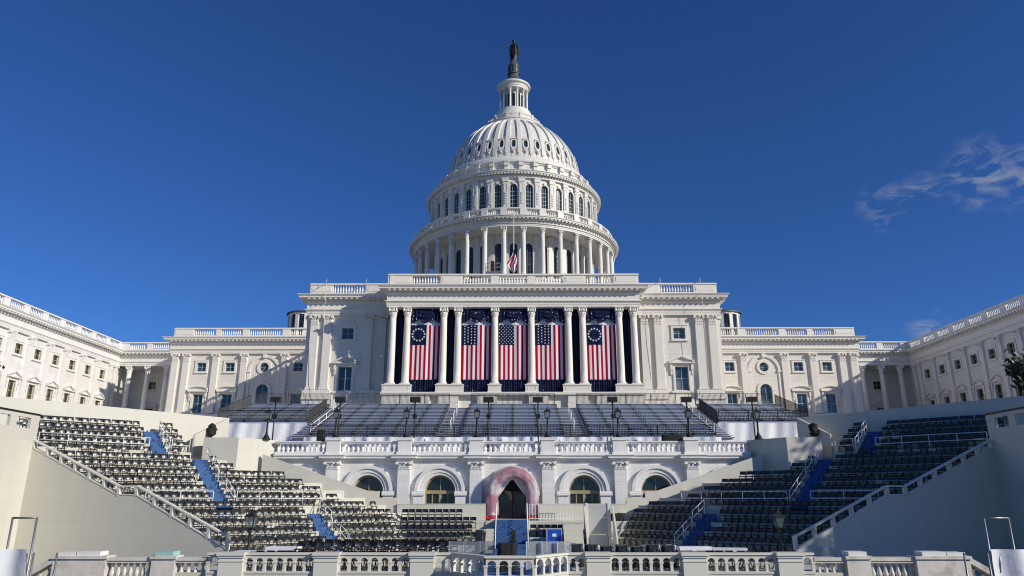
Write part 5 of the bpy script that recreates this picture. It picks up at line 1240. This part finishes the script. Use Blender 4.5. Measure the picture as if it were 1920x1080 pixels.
# ------------------------------------------------------------------ evergreen trees beside the stands
def tree_meshes(h, rad, seed):
    rnd = random.Random(seed); tr_ = MB(); lv = MB()
    tr_.tube([(0, 0, 0), (.1, 0, h*.25), (-.1, .1, h*.55), (0, 0, h*.9)], .38, 8, r2=.08)
    tips = []
    for k in range(46):
        a = rnd.uniform(0, 6.28); z0 = h*rnd.uniform(.14, .85); tf_ = z0/h
        ln = rad*(1.0 if tf_ < .65 else 1.0-(tf_-.65)*1.8)*rnd.uniform(.65, 1.05)
        p0 = Vector((0, 0, z0)); p1 = Vector((ln*.55*math.cos(a), ln*.55*math.sin(a), z0+ln*.18)); p2 = Vector((ln*math.cos(a), ln*math.sin(a), z0+ln*rnd.uniform(.1, .4)))
        tr_.tube([p0, p1, p2], .1, 5, r2=.02); tips += [(p0+p1)/2, p1, (p1+p2)/2, p2, p2]
    tips += [Vector((rnd.uniform(-.6, .6), rnd.uniform(-.6, .6), h*q)) for q in (.85, .92, .98, 1.0)]
    for c in tips:
        for _ in range(60):
            d = Vector((rnd.gauss(0, 1), rnd.gauss(0, 1), rnd.gauss(0, .75))); p = c+d*.62
            s_ = rnd.uniform(.18, .38); n1 = Vector((rnd.gauss(0, 1), rnd.gauss(0, 1), rnd.gauss(0, 1))).normalized(); n2 = n1.orthogonal().normalized(); n3 = n1.cross(n2)
            lv.add([tuple(p-n2*s_), tuple(p+n3*s_*.45), tuple(p+n2*s_), tuple(p-n3*s_*.45)], [(0, 1, 2, 3)])
    return tr_.mesh('trunk', 'bark'), lv.mesh('crown', 'leaf')
T1 = tree_meshes(17.5, 7.0, 3); T2 = tree_meshes(24, 7.5, 5)
for (x, y, z, ms, lb) in ((49.0, 62, GND+2, T1, 'dark evergreen tree behind the end wall of the shaded stand'), (-52.0, 62, GND+2, T1, 'dark evergreen tree behind the end wall of the sunlit stand'),
                          (48, 40, GND, T2, 'tall dark evergreen tree shading the stand'), (47.5, 31.5, GND, T2, 'tall dark evergreen tree shading the stand'), (53, 48, GND, T2, 'tall dark evergreen tree shading the stand')):  # these three stand out of view, added to cast shade over the stand
    mw = Matrix.Translation((x, y, z)) @ Matrix.Rotation(x*.7, 4, 'Z')
    t = tag(link('evergreen_tree', None, None, mw), lb, 'tree', 'evergreen trees'); link('trunk', ms[0], t, mw); link('crown', ms[1], t, mw)

# ------------------------------------------------------------------ small things on the roofs
cp = thing('camera_platform', 'small railed camera platform with black covered camera before the dome columns', 'platform', (-2.95, 99, 25.75))
part('deck', MB(Fr(-2.95, 99)).box(-1.1, 1.1, -1.2, .3, 31.55, 31.75), 'steel', cp)
for x in (-1.05, 1.05):
    for y in (98.75, 100.1): part('post', MB().tube([(-2.95+x, y, 25.75), (-2.95+x, y, 33.0)], .04, 6), 'steel', cp)
for z in (32.4, 33.0): part('rail', MB().tube([(-4.0, 98.75, z), (-1.9, 98.75, z)], .03, 6), 'steel', cp)
soft_box('roof_camera', 'black covered camera standing on the railed platform before the dome', 'camera', -3.3, -2.75, 99.2, 99.7, 31.76, 33.5, 'black_cloth')
for x, key in ((-24.0, 'by the outer corner of the shaded block'), (-18.9, 'beside the portico on the shaded block'), (18.9, 'beside the portico on the sunlit block'), (24.0, 'by the outer corner of the sunlit block')):
    t = thing('roof_cable', 'thin pale cable hanging from a roof bracket %s' % key, 'cable', (x, 89, 12.3), 'cables on the central block')
    part('cable', MB().tube([(x, 88.35, 27.3), (x+.1, 88.45, 20), (x+.2, 88.7, 12.3)], .022, 5), 'white_metal', t)
    part('bracket', MB().tube([(x, 88.35, 27.3), (x, 89.9, 27.4)], .04, 6).tube([(x, 88.9, 27.2), (x, 88.9, 27.8)], .03, 5), 'steel', t)
